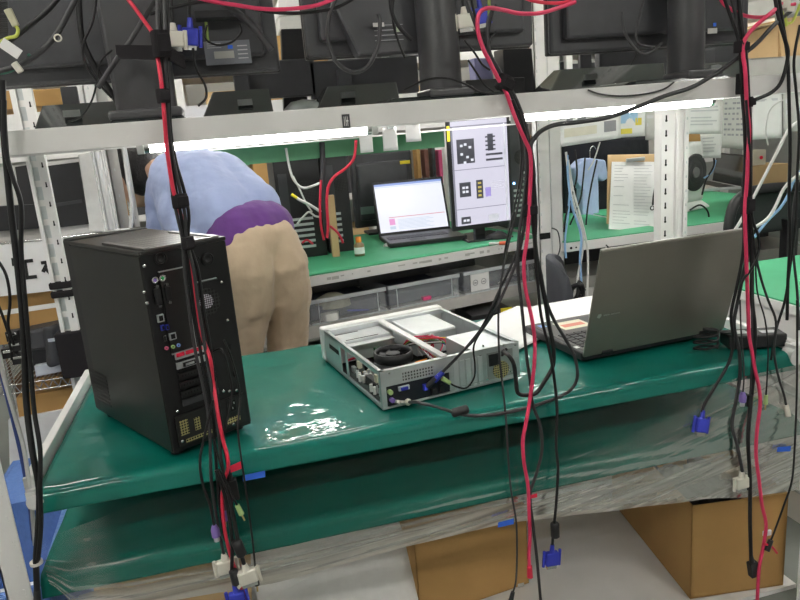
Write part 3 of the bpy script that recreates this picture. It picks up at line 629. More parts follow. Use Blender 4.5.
# small emblem and maker's lettering on the lid (lying at its lower left)
EMB = mat('silver_lettering', (.45, .44, .40), .35, .6)
b = MB(); b.T = Matrix.Translation((0, 0, .016)) @ Matrix.Rotation(th, 4, 'X')
zz = .112
b.slab([(.018, -.0045, zz - .003), (.025, -.0045, zz - .006), (.030, -.0045, zz + .001), (.028, -.0045, zz + .006), (.020, -.0045, zz + .005)], (0, .0005, 0))
x = .036; rl = random.Random(5)
for w_ in (5, 8):
    for i in range(w_):
        ww = rl.choice([.0022, .0028]); b.box(x, x + ww * .3, -.0046, -.004, zz - .0015, zz + .0022); b.box(x + ww * .7, x + ww, -.0046, -.004, zz - .0015, zz + .0015); b.box(x, x + ww, -.0046, -.004, zz + (.0008 if i % 2 else -.0015), zz + (.0015 if i % 2 else -.0008)); x += ww + .0009
    x += .002
b.build('emblem', EMB, lid)
for x in (.05, LW - .08): b = MB(); b.cyl((x, 0, .020), (x + .03, 0, .020), .008); b.build('hinge', BLK, lp)

# power brick and its coiled lead
A = PZ(738, 345, ZB); B_ = PZ(779, 349, ZB)
t = thing('power_adapter', 'black laptop power adapter at the right end of the teal bench', 'adapter', PZ(757, 348, ZB), math.radians(-18))
b = MB(); b.box(-.068, .068, -.006, .056, .001, .034); br = b.build('brick', BLK, t, bevel=.004)
b = MB(); b.box(-.045, -.015, .015, .040, .034, .0346); b.box(.015, .05, .01, .03, .034, .0346); b.build('rating_label', mat('silver_label', (.6, .6, .62), .3, .3), br)
b = MB(); c = PZ(707, 352, ZB)
pts = [(c.x + (.030 + .005 * math.sin(i * 2.1)) * math.cos(i * .7), c.y + .02 * math.sin(i * .7), ZB + .006 + .0016 * i) for i in range(30)] + [tuple(P(727, 333, 1.36)), tuple(P(738, 335, 1.38))]
tag(b.tube(pts, .0032, n=7).build('coiled_lead', RUB), 'coiled black lead between the laptop and its adapter', 'cable')
# loose papers on the bench
Z0 = ZB - .002
for k, (q, rz, lb) in enumerate((((542, 322), .30, 'white paper sheet on the bench, lowest beside the big laptop'), ((575, 312), .08, 'white paper sheet on the bench tucked behind the big laptop'), ((518, 327), .55, 'white paper sheet on the bench touching the open desktop'))):
    c = PZ(q[0], q[1], ZB); b = MB(); ca, sa = math.cos(rz), math.sin(rz)
    def fn(u, v, c=c, k=k):
        x, y = (u - .5) * .36, (v - .5) * .25
        return (c.x + x * ca - y * sa, c.y + x * sa + y * ca, ZB + .0015 + .0016 * k + .002 * abs(noise.noise(Vector((u * 3, v * 3, k)))))
    b.grid(fn, 14, 10); o = b.build('paper_sheet', PAPER, solid=.0006); tag(o, lb, 'paper', 'loose papers on the front bench')
# ------------------------------------------------------------------ monitors on the upper deck, seen from behind
UZ = 1.3195
def top_monitor(px0, px1, yb0, yb1, col, colw, basepx, label, Y=1.56, hgt=.34, round_col=False, sticker=None):
    a, c = P(px0, yb0, Y), P(px1, yb1, Y); cx_ = P(col, 60, 1.47).x
    t = thing('computer_monitor', label, 'monitor', (cx_, 1.47, UZ), 0, 'dark monitors on the upper deck')
    zb = (a.z + c.z) / 2
    b = MB(); b.box(a.x, c.x, Y, Y + .018, zb, zb + hgt); b.box(a.x + .03, c.x - .03, Y - .022, Y + .002, zb + .03, zb + hgt - .03); W(b, 'back_shell', GRYM, t, bevel=.007)
    b = MB(); b.box(a.x - .001, c.x + .001, Y + .018, Y + .034, zb - .002, zb + hgt + .002); W(b, 'bezel', BLK, t, bevel=.004)
    b = MB(); b.box(a.x + .02, c.x - .02, Y + .0335, Y + .0345, zb + .025, zb + hgt - .015); W(b, 'screen', GLOSS, t)
    b = MB(); w = colw
    if round_col: b.tube([(cx_, 1.475, UZ + .01), (cx_, 1.475, UZ + .12), (cx_ - .002, 1.48, UZ + .3), (cx_, 1.49, UZ + .42)], [w * .52, w * .5, w * .49, w * .5], n=28)
    else: b.hexa([(cx_ - w * .46, 1.44, UZ + .01), (cx_ + w * .46, 1.44, UZ + .01), (cx_ + w * .46, 1.50, UZ + .01), (cx_ - w * .46, 1.50, UZ + .01)], [(cx_ - w * .54, 1.45, UZ + .42), (cx_ + w * .54, 1.45, UZ + .42), (cx_ + w * .54, 1.51, UZ + .42), (cx_ - w * .54, 1.51, UZ + .42)])
    W(b, 'stand_column', COLM, t, bevel=.0 if round_col else .008, seg=3)
    b = MB(); b.box(cx_ - .05, cx_ + .05, 1.50, Y, zb + .12, zb + .22); W(b, 'mount', BLK, t, bevel=.004)
    b = MB(); b.box(cx_ - w * .56, cx_ + w * .56, 1.40, 1.50, UZ + .008, UZ + .026); W(b, 'column_foot', COLM, t, bevel=.006, seg=3)
    p0, p1 = P(basepx[0], 118, 1.43).x, P(basepx[1], 100, 1.43).x
    b = MB(); b.hexa([(p0, 1.395, UZ), (p1, 1.395, UZ), (p1 - .01, 1.62, UZ), (p0 + .01, 1.62, UZ)], [(p0 + .012, 1.405, UZ + .012), (p1 - .012, 1.405, UZ + .012), (p1 - .03, 1.61, UZ + .016), (p0 + .03, 1.61, UZ + .016)]); W(b, 'base', GLOSS, t, bevel=.003)
    return t, a, c, zb
t1, a, c, zb = top_monitor(-30, 281, 90, 70, 140, .118, (108, 186), 'dark monitor back on a square grey column, at upper left')
q = P(228, 53, 1.535)
b = MB(); b.box(q.x - .046, q.x + .046, 1.535, 1.5365, q.z - .022, q.z + .024); b.k = 1; b.box(q.x - .028, q.x + .012, 1.534, 1.535, q.z - .010, q.z + .004); b.k = 2; b.box(q.x + .001, q.x + .011, 1.534, 1.535, q.z + .008, q.z + .015)
b.k = 3
for i in range(3): b.box(q.x - .040, q.x - .012, 1.5342, 1.535, q.z + .019 - .004 * i, q.z + .020 - .004 * i)
for i in range(4): b.box(q.x + .020, q.x + .040, 1.5342, 1.535, q.z + .012 - .008 * i, q.z + .014 - .008 * i)
W(b, 'rating_label', [mat('silver_grey_label', (.20, .21, .24), .4), PAPERG, BLUET, INKL], t1)
b = MB(); q = P(225, 14, 1.534); b.box(q.x - .06, q.x + .04, 1.50, 1.54, q.z - .012, q.z + .003); W(b, 'port_ledge', BLK, t1, bevel=.002)
t2, a, c, zb = top_monitor(307, 534, 57, 47, 440, .088, (385, 505), 'dark monitor back on a round grey column, at top centre', round_col=True)
q = P(385, 32, 1.536)
b = MB(); b.hexa([(q.x - .07, 1.50, q.z - .05), (q.x + .09, 1.50, q.z - .05), (q.x + .09, 1.55, q.z - .05), (q.x - .07, 1.55, q.z - .05)], [(q.x - .12, 1.52, q.z + .08), (q.x + .13, 1.52, q.z + .08), (q.x + .13, 1.55, q.z + .08), (q.x - .12, 1.55, q.z + .08)]); W(b, 'rear_bulge', GRYM, t2, bevel=.006)
b = MB()
for i in range(4): b.box(q.x - .032 + .0 * i, q.x + .03, 1.4985, 1.4995, q.z - .022 + .010 * i, q.z - .0205 + .010 * i)
b.k = 1; b.box(q.x - .034, q.x - .010, 1.498, 1.4995, q.z + .006, q.z + .014); b.k = 2; b.box(q.x + .016, q.x + .026, 1.498, 1.4995, q.z - .006, q.z + .006); W(b, 'rating_label', [INK, PAPERG, mat('pale_green_label', (.45, .5, .35), .6)], t2)
t3, a, c, zb = top_monitor(551, 748, 54, 43, 687, .082, (625, 722), 'dark monitor back on a round grey column, at upper right', round_col=True)
q = P(712, 30, 1.536); b = MB(); b.box(q.x - .012, q.x + .014, 1.535, 1.5365, q.z - .008, q.z + .004); b.k = 1; b.box(q.x + .003, q.x + .011, 1.535, 1.5365, q.z + .008, q.z + .016); W(b, 'rating_label', [PAPERG, BLUET], t3)

# second row: monitors behind, their glossy bases and short bright necks turned to us
def rear_monitor(px0, px1, ytop, ybot, neckx, bx0, bx1, by0, by1, label, Y=1.84, body=True):
    nx = P(neckx, by0, Y - .03)
    t = thing('computer_monitor', label, 'monitor', (nx.x, Y, UZ), 0, 'dark monitors in the second row on the upper deck')
    if body:
        a, c = P(px0, ybot, Y), P(px1, ybot, Y); zt = P((px0 + px1) / 2, ytop, Y).z; zl = P((px0 + px1) / 2, ybot, Y).z
        b = MB(); b.box(a.x, c.x, Y, Y + .03, zl, zt + .0); W(b, 'body', GRYM, t, bevel=.004)
    # sloping glossy foot
    a0, a1 = P(bx0, by1, Y - .16), P(bx1, by1, Y - .16); z1 = P((bx0 + bx1) / 2, by0, Y - .05).z
    i0, i1 = P(bx0 + 12, by0, Y - .05).x, P(bx1 - 6, by0, Y - .05).x
    b = MB(); b.hexa([(a0.x, Y - .16, UZ), (a1.x, Y - .16, UZ), (a1.x, Y - .01, UZ), (a0.x, Y - .01, UZ)], [(i0, Y - .06, z1 - .002), (i1, Y - .06, z1 - .002), (i1, Y - .01, z1), (i0, Y - .01, z1)])
    W(b, 'sloping_base', GLOSS, t, bevel=.004)
    b = MB(); b.box(nx.x - .018, nx.x + .018, Y - .02, Y - .005, z1 - .004, z1 + .04); W(b, 'neck', GRYP, t, bevel=.002)
    b = MB(); q = P(neckx + 2, (by0 + by1) / 2 - 2, Y - .11); b.beam((q.x - .017, q.y - .004, q.z), (q.x + .017, q.y - .004, q.z), .012, .014); W(b, 'neck_reflection', mat('reflection_grey', (.20, .21, .21), .4), t)  # solid grey bar drawn as the neck's reflection in the glossy base
rear_monitor(236, 318, 60, 98, 243, 200, 275, 90, 119, 'black second-row monitor whose glossy foot sits left of centre on the upper deck')
rear_monitor(312, 420, 58, 96, 346, 314, 402, 84, 110, 'black second-row monitor whose glossy foot is just left of the round centre column')
rear_monitor(600, 700, 48, 80, 588, 548, 668, 66, 92, 'grey second-row monitor with a wide glossy foot left of the right-hand column')
rear_monitor(0, 0, 0, 0, 70, 30, 122, 103, 128, 'flat glossy monitor foot standing alone at the left end of the upper deck', body=False)
rear_monitor(700, 748, 42, 74, 712, 690, 745, 62, 78, 'black second-row monitor just right of the right-hand column')
b = MB(); a = P(690, 76, 1.90); c = P(830, 60, 1.90); b.box(a.x, c.x, 1.90, 1.91, UZ, P(745, 60, 1.90).z + .002); b.box(a.x, c.x, 1.90, 1.94, P(745, 60, 1.90).z, P(745, 60, 1.90).z + .003); W(b, 'rear_rail', STEEL2, rack)
q = P(405, 99, 1.8); b = MB(); q = P(303, 100, 1.75); b.lathe((q.x, q.y, UZ), [(.05, 0), (.048, .02), (.03, .035), (0, .04)], 24); tag(b.build('grey_dome', GALV), 'small rounded grey metal base on the upper deck between two glossy feet', 'base')

# ------------------------------------------------------------------ rear benches
BZ = .72
def dirpt(o, rz, x, y, z=0): return Vector((o[0] + x * math.cos(rz) - y * math.sin(rz), o[1] + x * math.sin(rz) + y * math.cos(rz), z))
E0 = Vector((.279, 2.759, 0)); E1 = Vector((1.419, 2.985, 0)); RZ = math.atan2(E1.y - E0.y, E1.x - E0.x)
bench = thing('rear_bench', 'white steel rear bench with plastic drawers under its green top', 'bench', dirpt(E0, RZ, -.62, 0), RZ)
BLN = (E1 - E0).length + .62 + .02
MB().box(0, BLN, .0, .90, BZ - .045, BZ - .004).build('bench_deck', STEEL, bench, bevel=.002)
b = MB(); rr = random.Random(9)
for i in range(26): x = rr.uniform(.6, BLN - .1); b.box(x, x + rr.uniform(.005, .05), -.0008, .001, BZ - rr.uniform(.022, .032), BZ - .018)
b.build('worn_patches', STEEL2, bench)
MB().box(0, BLN, .03, .60, .485, .50).build('lower_shelf', STEEL, bench)
MB().box(0, BLN, .025, .032, .45, .502).build('shelf_lip', STEEL2, bench)
MB().box(0, BLN, .62, .625, .30, .68).build('rear_sheet', BLK, bench)
for x, y in ((.0, .86), (BLN - .04, .86), (.0, .03)): MB().box(x, x + .04, y, y + .04, 0, BZ - .04).build('leg', STEEL, bench)
b = MB(); n = 30
def fn(u, v): return (u * BLN, .004 + .88 * v, BZ - .001 + .0012 * noise.noise(Vector((u * 9, v * 5, 0))))
b.grid(fn, 40, 16); o = b.build('green_mat', MAT_G, solid=.004); o.location = bench.location + Matrix.Rotation(RZ, 3, 'Z') @ Vector((BLN / 2, .444, BZ - .0005)); o.rotation_euler = (0, 0, RZ)
tag(o, 'bright green mat on the rear bench under the laptop and upright monitor', 'mat')
# three clear drawers
CLR = mat('clear_drawer_plastic', (.80, .84, .86), .25, alpha=.18, spec=.6, var=.02)
DRK = mat('drawer_contents_dark', (.05, .06, .10), .7, var=.3, scale=50)
def rel(px, py, z): return Matrix.Rotation(-RZ, 3, 'Z') @ (PZ(px, py, z) - Vector((bench.location.x, bench.location.y, 0)))
xs = []
for px in (308, 384, 388, 458, 464, 534):
    M = Matrix.Rotation(-RZ, 3, 'Z'); o_ = M @ (EYE - Vector((bench.location.x, bench.location.y, 0))); d_ = M @ ray(px, 285 - (px - 345) * .12); k = (.035 - o_.y) / d_.y; xs.append((o_ + d_ * k).x)
for k, (x0, x1, lb) in enumerate(((xs[0], xs[1], 'clear plastic drawer nearest the man, holding a cream cloth'), (xs[2], xs[3], 'clear plastic drawer in the middle with a pink tag inside'), (xs[4], xs[5], 'clear plastic drawer with a white picture label, below the upright monitor'))):
    t = thing('storage_bin', lb, 'drawer', bench.location + Matrix.Rotation(RZ, 3, 'Z') @ Vector(((x0 + x1) / 2, .037, .502)), RZ, 'clear drawers under the rear bench')
    w = x1 - x0; h = .105; d = .34
    b = MB(); b.box(-w / 2, w / 2, 0, .003, 0, h); b.box(-w / 2, -w / 2 + .003, 0, d, 0, h); b.box(w / 2 - .003, w / 2, 0, d, 0, h); b.box(-w / 2, w / 2, 0, d, 0, .003); b.box(-w / 2, w / 2, d - .003, d, 0, h); b.build('drawer_tub', CLR, t)
    b = MB(); b.box(-w / 2 - .004, w / 2 + .004, -.008, .004, h - .014, h + .002); b.box(-w / 2 + .035, -w / 2 + .039, -.004, 0, 0, h); b.box(w / 2 - .039, w / 2 - .035, -.004, 0, 0, h); b.box(-w / 2, w / 2, -.004, 0, 0, .006); b.build('drawer_rim', mat('frosted_rim', (.75, .80, .83), .35, alpha=.7), t, bevel=.001)
    b = MB(); b.box(-w / 2 + .01, w / 2 - .01, .04, d - .02, .004, .062 if k != 2 else .03); b.build('stored_parts', DRK, t, bevel=.01)
    if k == 0:
        o = MB(); o.lathe((-.04, .09, .05), [(.085, 0), (.07, .03), (.03, .05), (0, .055)], 14); o.build('cream_cloth', mat('cream_cloth', (.55, .55, .42), .9, bump=.01, bscale=30), t)
        o = MB(); o.lathe((-.08, .03, .004), [(.04, 0), (.04, .03), (.0, .032)], 14); o.build('white_roll', WHPL, t)
        o = MB(); o.beam((.0, .02, .03), (.1, .03, .012), .01, .006); o.build('blue_tool', BLUEP, t)
    if k == 1: MB().box(-.01, .03, -.001, .02, .012, .028).build('pink_tag', mat('pink_tag', (.85, .08, .25), .5), t)
    if k == 2:
        b = MB(); b.box(-w / 2 + .03, -w / 2 + .13, -.006, -.004, .01, .09); b.k = 1
        for cx_ in (-w / 2 + .055, -w / 2 + .10): b.ring((cx_, -.006, .05), (0, -1, 0), .014, .011, .0006, 16); b.box(cx_ - .006, cx_ + .006, -.0068, -.006, .046, .052)
        b.build('picture_label', [PAPER, INK], t)
        b = MB()
        for i in range(7): b.beam((.0 + .01 * i, .02, .02 + .006 * i), (.11, .03, .05 + .004 * i), .004, .004)
        b.build('bundled_cords', WHC, t)
# dark things stored beneath the drawers
b = MB(); b.box(.45, 1.75, .12, .55, .02, .30); o = b.build('storage_box', BLK, None, bevel=.01); o.location = bench.location + Matrix.Rotation(RZ, 3, 'Z') @ Vector((1.1, .33, .0)); o.rotation_euler = (0, 0, RZ)
tag(o, 'black storage box on the floor beneath the clear drawers', 'box')
q = P(506, 322, 2.85); b = MB(); b.box(q.x - .16, q.x + .05, 2.86, 3.1, .02, .42); b.k = 1; b.box(q.x - .02, q.x + .035, 2.858, 2.861, P(503, 315, 2.86).z, P(503, 308, 2.86).z); tag(b.build('black_case', [BLK, YEL], bevel=.004), 'black case with a yellow label under the rear bench beside the mid post', 'case')

# mid rack post and right hand benches
b = MB(); a, c, e, g = P(537, 150, 2.80).x, P(549, 150, 2.80).x, P(551, 150, 2.80).x, P(563, 150, 2.80).x
b.box(a, c, 2.80, 2.805, 0, 2.4); b.box(a, a + .004, 2.80, 2.84, 0, 2.4); b.box(e, g, 2.81, 2.815, 0, 2.4); b.box(g - .004, g, 2.81, 2.85, 0, 2.4); b.k = 1; b.box(c, e, 2.815, 2.82, 0, 2.4); slot_holes(b, a + .010, 2.80, .3, 2.3, .055, .005, .010)
b.k = 2; b.box(a, c - .006, 2.797, 2.801, P(545, 239, 2.8).z, P(545, 233, 2.8).z)
tag(b.build('steel_post', [STEEL, GALV, DARK]), 'white double steel post beside the right end of the rear bench', 'post')
F0, F1 = PZ(566, 243, BZ), PZ(722, 219, BZ)
for k, (x0, x1, lb, lbm) in enumerate(((F0.x, PZ(672, 230, BZ).x, 'white steel bench holding the clipboard, behind the big laptop', 'green mat under the paper clipboard'), (PZ(675, 229, BZ).x, 3.05, 'white steel bench at far right under the round fan and small laptop', 'green mat under the round fan and small open laptop'))):
    y = 2.775 + .02 * k
    t = thing('side_bench', lb, 'bench', (x0, y, 0))
    w = x1 - x0
    MB().box(0, w, 0, 1.4, BZ - .045, BZ - .004).build('bench_deck', STEEL, t, bevel=.002)
    MB().box(0, w, .02, .6, .47, .49).build('lower_shelf', STEEL2, t); MB().box(0, w, .014, .02, .43, .49).build('shelf_lip', STEEL2, t)
    MB().box(0, w, .55, .56, .49, .68).build('rear_sheet', GRYP, t)
    MB().box(0, w, .03, .04, .49, .545).build('front_board', mat('dull_grey_panel', (.20, .20, .18), .6), t)
    for x in (0, w - .04): MB().box(x, x + .04, 1.3, 1.34, 0, BZ - .05).build('leg', STEEL, t)
    b = MB(); b.cyl((.03, -.001, BZ - .028), (.03, .001, BZ - .028), .006, n=10); b.cyl((.055, -.001, BZ - .028), (.055, .001, BZ - .028), .004, n=10); b.build('bolt_hole', DARK, t)
    o = MB().box(x0 + .004, x1 - .004, y + .004, y + 1.39, BZ - .003, BZ + .001).build('green_mat', MAT_G); tag(o, lbm, 'mat')
# near-right bench whose left end shows past the laptop
L0, L1 = PZ(731, 286, ZB), PZ(790, 303, ZB)
t = thing('white_bench', 'white panelled bench with a green top just beyond the right rack post', 'bench', (1.56, 1.42, 0))
MB().box(.012, 1.3, 0, .70, .0, ZB - .034).build('cabinet_body', STEEL, t); MB().box(0, 1.3, -.005, .705, ZB - .034, ZB - .004).build('bench_deck', STEEL, t, bevel=.002)
for z in (.10, .20, .30, .40, .50, .57): MB().box(.006, .013, .01, .69, z, z + .006).build('panel_seam', GALV, t)
tag(MB().box(1.563, 2.855, 1.42, 2.12, ZB - .004, ZB + .001).build('green_mat', MAT_G), 'green mat on the white panelled bench at right', 'mat')

# laptop on the rear bench
def on_bench(px, py): return PZ(px, py, BZ + .003)
a, c = on_bench(384, 245), on_bench(470, 235); v = c - a; d = on_bench(450, 227) 
t = thing('laptop_computer', 'small open laptop showing a bright web page on the rear bench', 'laptop', on_bench(390, 248.5), math.atan2(v.y, v.x) - .02)
w, dp = .385, .29
b = MB(); b.box(0, w, 0, dp, .001, .022); bs = b.build('base', BLK, t, bevel=.004)
b = MB(); b.box(.004, w - .004, .004, dp - .02, .022, .0226); b.build('palm_rest', mat('laptop_charcoal', (.06, .06, .065), .4), bs)
b = MB()
for r_ in range(5):
    for c_ in range(14): b.box(.02 + c_ * .0218, .038 + c_ * .0218, .11 + r_ * .0185, .125 + r_ * .0185, .0226, .0245)
b.build('keyboard', BLK, bs); MB().box(.11, .19, .02, .08, .0226, .0230).build('touchpad', GRYP, bs)
T2 = Matrix.Translation((0, dp, .016)) @ Matrix.Rotation(math.radians(-22), 4, 'X')
LHH = .292
b = MB(); b.T = T2; b.box(0, w, 0, .010, 0, LHH); ld = b.build('lid', BLK, t, bevel=.003)
SCR = mat('white_web_page', (.05, .05, .05), .3, emit=(.88, .90, 1.0), es=.44)
SCB = mat('blue_page_bar', (.05, .05, .05), .3, emit=(.30, .42, .85), es=0.39); SCP = mat('pink_page_block', (.05, .05, .05), .3, emit=(.95, .38, .75), es=0.39); SCR2 = mat('red_page_rule', (.05, .05, .05), .3, emit=(.9, .3, .35), es=0.35); SCG = mat('pale_page_block', (.05, .05, .05), .3, emit=(.62, .74, .92), es=0.39)
SCD = mat('dark_page_graphic', (.05, .05, .06), .3, emit=(.08, .08, .10), es=0.26); SCW2 = mat('lilac_page', (.05, .05, .05), .3, emit=(.74, .72, .86), es=0.41); SCK = mat('grey_page_rule', (.04, .04, .04), .3, emit=(.28, .28, .36), es=0.35)
b = MB(); b.T = T2; b.box(.012, w - .012, -.0008, .001, .018, LHH - .014); sc2 = b.build('screen', SCR, ld)
b = MB(); b.T = T2; k_ = LHH
b.box(.012, w - .012, -.0014, -.0008, k_ - .026, k_ - .014); b.k = 3; b.box(.012, w - .012, -.0014, -.0008, k_ - .034, k_ - .030); b.k = 1; b.box(.065, .095, -.0014, -.0008, .055, .088); b.k = 3; b.box(.065, .095, -.0014, -.0008, .032, .048); b.k = 2; b.box(.065, w - .02, -.0014, -.0008, .094, .0975)
b.k = 3
for i in range(8): b.box(.11, .30 - .02 * (i % 3), -.0014, -.0008, .030 + .007 * i, .0325 + .007 * i)
b.build('page_graphics', [SCB, SCP, SCR2, SCG], sc2)
# upright portrait monitor
p0 = on_bench(484, 236); p0 = on_bench(484, 238)
Ym = p0.y; x0, x1 = P(448, 150, Ym).x, P(511, 150, Ym).x; mz1 = P(478, 117, Ym).z; mz0 = P(482, 228, Ym).z; mw = x1 - x0
t = thing('computer_monitor', 'upright portrait monitor showing pictures of circuit boards on the rear bench', 'monitor', ((x0 + x1) / 2, Ym, BZ + .003), math.radians(3))
H0, H1 = mz0 - BZ - .003, mz1 - BZ - .003
b = MB(); b.box(-mw / 2 - .002, mw / 2 + .002, 0, .022, H0, H1); fr = b.build('frame', BLK, t, bevel=.003)
b = MB(); b.box(-mw / 2 + .014, mw / 2 - .014, -.001, .002, H0 + .022, H1 - .012); s3 = b.build('screen', SCW2, fr)
b = MB(); b.box(-.06, .06, .02, .05, H0 + .1, H1 - .15); b.box(-.025, .025, .045, .075, 0, H0 + .2); b.build('stand', BLK, t)
b = MB(); b.hexa([(-.12, -.08, 0), (.12, -.08, 0), (.10, .14, 0), (-.10, .14, 0)], [(-.115, -.07, .008), (.115, -.07, .008), (.09, .12, .016), (-.09, .12, .016)]); b.build('base', GLOSS, t, bevel=.002)
MB().box(-mw / 2 - .004, -mw / 2 + .010, -.0016, 0, H1 - .10, H1 - .03).build('yellow_sticker', YEL, fr)
sw, sh = mw - .028, H1 - H0 - .034; bx, bz = -mw / 2 + .014, H0 + .022
def sg(b, u0, u1, v0, v1, k, dd=.0018): b.k = k; b.box(bx + u0 * sw, bx + u1 * sw, -dd, -.001, bz + (1 - v1) * sh, bz + (1 - v0) * sh)
b = MB(); sg(b, 0, 1, .045, .055, 1); sg(b, .0, .03, .05, 1, 1); sg(b, .93, .96, .05, 1, 2); sg(b, .03, .93, .455, .461, 1); sg(b, .03, .93, .835, .841, 1)
sg(b, .09, .40, .17, .40, 0); sg(b, .64, .74, .14, .30, 0); sg(b, .60, .90, .325, .345, 0); sg(b, .60, .90, .375, .395, 0)
for v_ in (.16, .20, .24, .28): sg(b, .60, .78, v_, v_ + .015, 0)
sg(b, .10, .30, .58, .72, 0); sg(b, .40, .52, .57, .75, 0); sg(b, .56, .66, .65, .74, 3); sg(b, .10, .27, .915, .985, 0); sg(b, .60, .78, .92, .985, 2)
for u_, v_ in ((.15, .22), (.22, .21), (.30, .24), (.15, .30), (.25, .33), (.33, .36), (.2, .38), (.15, .62), (.21, .62), (.15, .66), (.21, .66), (.14, .94), (.2, .94)): sg(b, u_, u_ + .045, v_, v_ + .022, 4, .0022)
for v_ in (.59, .63, .67, .71): sg(b, .43, .49, v_, v_ + .02, 5, .0022)
for i in range(5): sg(b, .68, .90 - .04 * (i % 2), .60 + .016 * i, .603 + .016 * i, 2)
b.build('page_graphics', [SCD, SCK, mat('mid_grey_graphic', (.5, .5, .55), .4, emit=(.5, .5, .56), es=0.35), mat('violet_graphic', (.3, .25, .6), .4, emit=(.34, .28, .62), es=0.35), SCR, mat('ochre_graphic', (.5, .4, .1), .4, emit=(.45, .36, .10), es=0.35)], s3)
# big dark monitor seen from behind, left of the laptop
Yb = on_bench(375, 236).y + .12
x0, x1 = P(352, 190, Yb).x, P(414, 190, Yb).x; z0, z1 = P(380, 226, Yb).z, P(380, 152, Yb).z
t = thing('computer_monitor', 'black monitor back with a yellow tape piece behind the small open laptop', 'monitor', ((x0 + x1) / 2, Yb, BZ + .003))
b = MB(); b.box(x0, x1, Yb, Yb + .03, z0, z1); b.box(x0 + .03, x1 - .03, Yb - .03, Yb, z0 + .04, z1 - .05); W(b, 'back_shell', GRYM, t, bevel=.012)
b = MB(); b.box((x0 + x1) / 2 - .05, (x0 + x1) / 2 + .05, Yb - .03, Yb + .03, BZ + .003, z0 + .02); b.box((x0 + x1) / 2 - .12, (x0 + x1) / 2 + .12, Yb - .08, Yb + .06, BZ + .003, BZ + .015); W(b, 'stand', BLK, t, bevel=.004)
q = P(405, 162, Yb - .032); b = MB(); b.box(q.x - .028, q.x + .028, Yb - .032, Yb - .029, q.z - .010, q.z + .008); W(b, 'yellow_tape', YEL, t)
q = P(367, 210, Yb - .03); b = MB(); b.box(q.x - .035, q.x + .04, Yb - .034, Yb - .029, q.z - .022, q.z + .018); W(b, 'rating_label', mat('dull_green_label', (.16, .22, .20), .4), t)
# towers on the rear bench
def tower(px0, px1, ytop, ybot, Y, label, m=BLKM, deep=.4, detail=True):
    x0, x1 = P(px0, 200, Y).x, P(px1, 200, Y).x; z1 = P((px0 + px1) / 2, ytop, Y).z; z0 = BZ + .003
    t = thing('tower_computer', label, 'computer', ((x0 + x1) / 2, Y, z0)); w = x1 - x0; h = z1 - z0
    MB().box(-w / 2, w / 2, 0, deep, 0, h).build('chassis', m, t, bevel=.003)
    if detail:
        b = MB(); b.box(-w / 2 + .015, -w / 2 + .055, -.003, .001, h * .45, h * .86); b.build('port_strip', GRYP, t)
        b = MB(); b.cyl((w * .18, .001, h * .66), (w * .18, -.002, h * .66), w * .27, n=28); b.build('fan_grille', MESHB, t)
        for i in range(6): MB().box(-w / 2 + .05, w / 2 - .05, -.003, 0, h * .10 + i * .026, h * .10 + i * .026 + .012).build('slot_cover', GALV, t)
    return t, w, h
t, w, h = tower(277, 322, 158, 245, 3.20, 'black tower with cables plugged in its back, standing right beside the man')
MB().box(-w / 2, w / 2, -.004, .01, h + .001, h + .012).build('silver_top_edge', CHROME, t)
tower(324, 350, 150, 245, 3.24, 'narrow black tower between the cabled tower and the dark monitor back', BLK)
t, w, h = tower(505, 531, 120, 238, 3.34, 'dark tower with a small blue lamp, right of the upright monitor', GRYP)
b = MB(); b.cyl((-.02, -.001, h * .42), (-.02, -.004, h * .42), .006, n=12); b.build('power_lamp', mat('blue_led', (.1, .3, 1), .3, emit=(.2, .5, 1), es=4), t)
for i in range(5): MB().box(w / 2 - .05, w / 2 - .015, -.003, 0, h * .5 - i * .03, h * .5 + .012 - i * .03).build('silver_trim', CHROME, t)
b = MB(); q = P(316, 200, 3.1); 
tag(MB().box(P(328, 215, 3.15).x, P(335, 215, 3.15).x, 3.12, 3.16, BZ + .003, P(330, 195, 3.15).z).build('small_carton', CARD2), 'small brown carton standing upright between the black towers', 'box')
q = on_bench(358, 240); q.y = 3.08; q.x = P(357, 225, 3.08).x
t = thing('glue_bottle', 'small bottle with an orange cap in front of the dark monitor back', 'bottle', (q.x, 3.08, BZ + .003))
MB().lathe((0, 0, 0), [(0, 0), (.024, 0), (.024, .05), (.012, .062)], 16).build('bottle_body', mat('amber_plastic', (.30, .20, .10), .3), t)
MB().lathe((0, 0, .062), [(.013, 0), (.013, .024), (0, .025)], 16).build('orange_cap', mat('orange_cap', (.9, .28, .03), .4), t)
MB().lathe((0, 0, .01), [(.0245, 0), (.0245, .03)], 16).build('white_label', PAPER, t)
def mouse(px, py, label, rz=0, m=BLK):
    q = on_bench(px, py); t = thing('computer_mouse', label, 'mouse', q, rz)
    b = MB(); 
    def fn(u, v):
        a = v * PI * 2; r = math.sin(u * PI * .5); return (.055 * r * math.cos(a), .032 * r * math.sin(a), .034 * math.cos(u * PI * .5) * (1 - .15 * math.cos(a)))
    b.grid(fn, 10, 20); b.build('shell', m, t); b = MB(); b.box(-.01, .01, -.003, .003, .030, .036); b.build('wheel', GRYP, t); return t
mouse(497, 238.5, 'black computer mouse at the foot of the upright monitor', 2.6)
mouse(387, 246, 'small white plug lump left of the small open laptop', .4, WHPL).scale = (.35, .5, .4)
q = on_bench(497, 245); b = MB(); b.cyl(q + Vector((-.03, .02, .008)), q + Vector((.01, -.005, .008)), .006, n=10); b.k = 1; b.cyl(q + Vector((.01, -.005, .008)), q + Vector((.035, -.02, .008)), .009, n=10); tag(b.build('audio_plug', [WHPL, mat('orange_red_plug', (.85, .15, .06), .4)]), 'red and white plug lying before the mouse', 'plug')
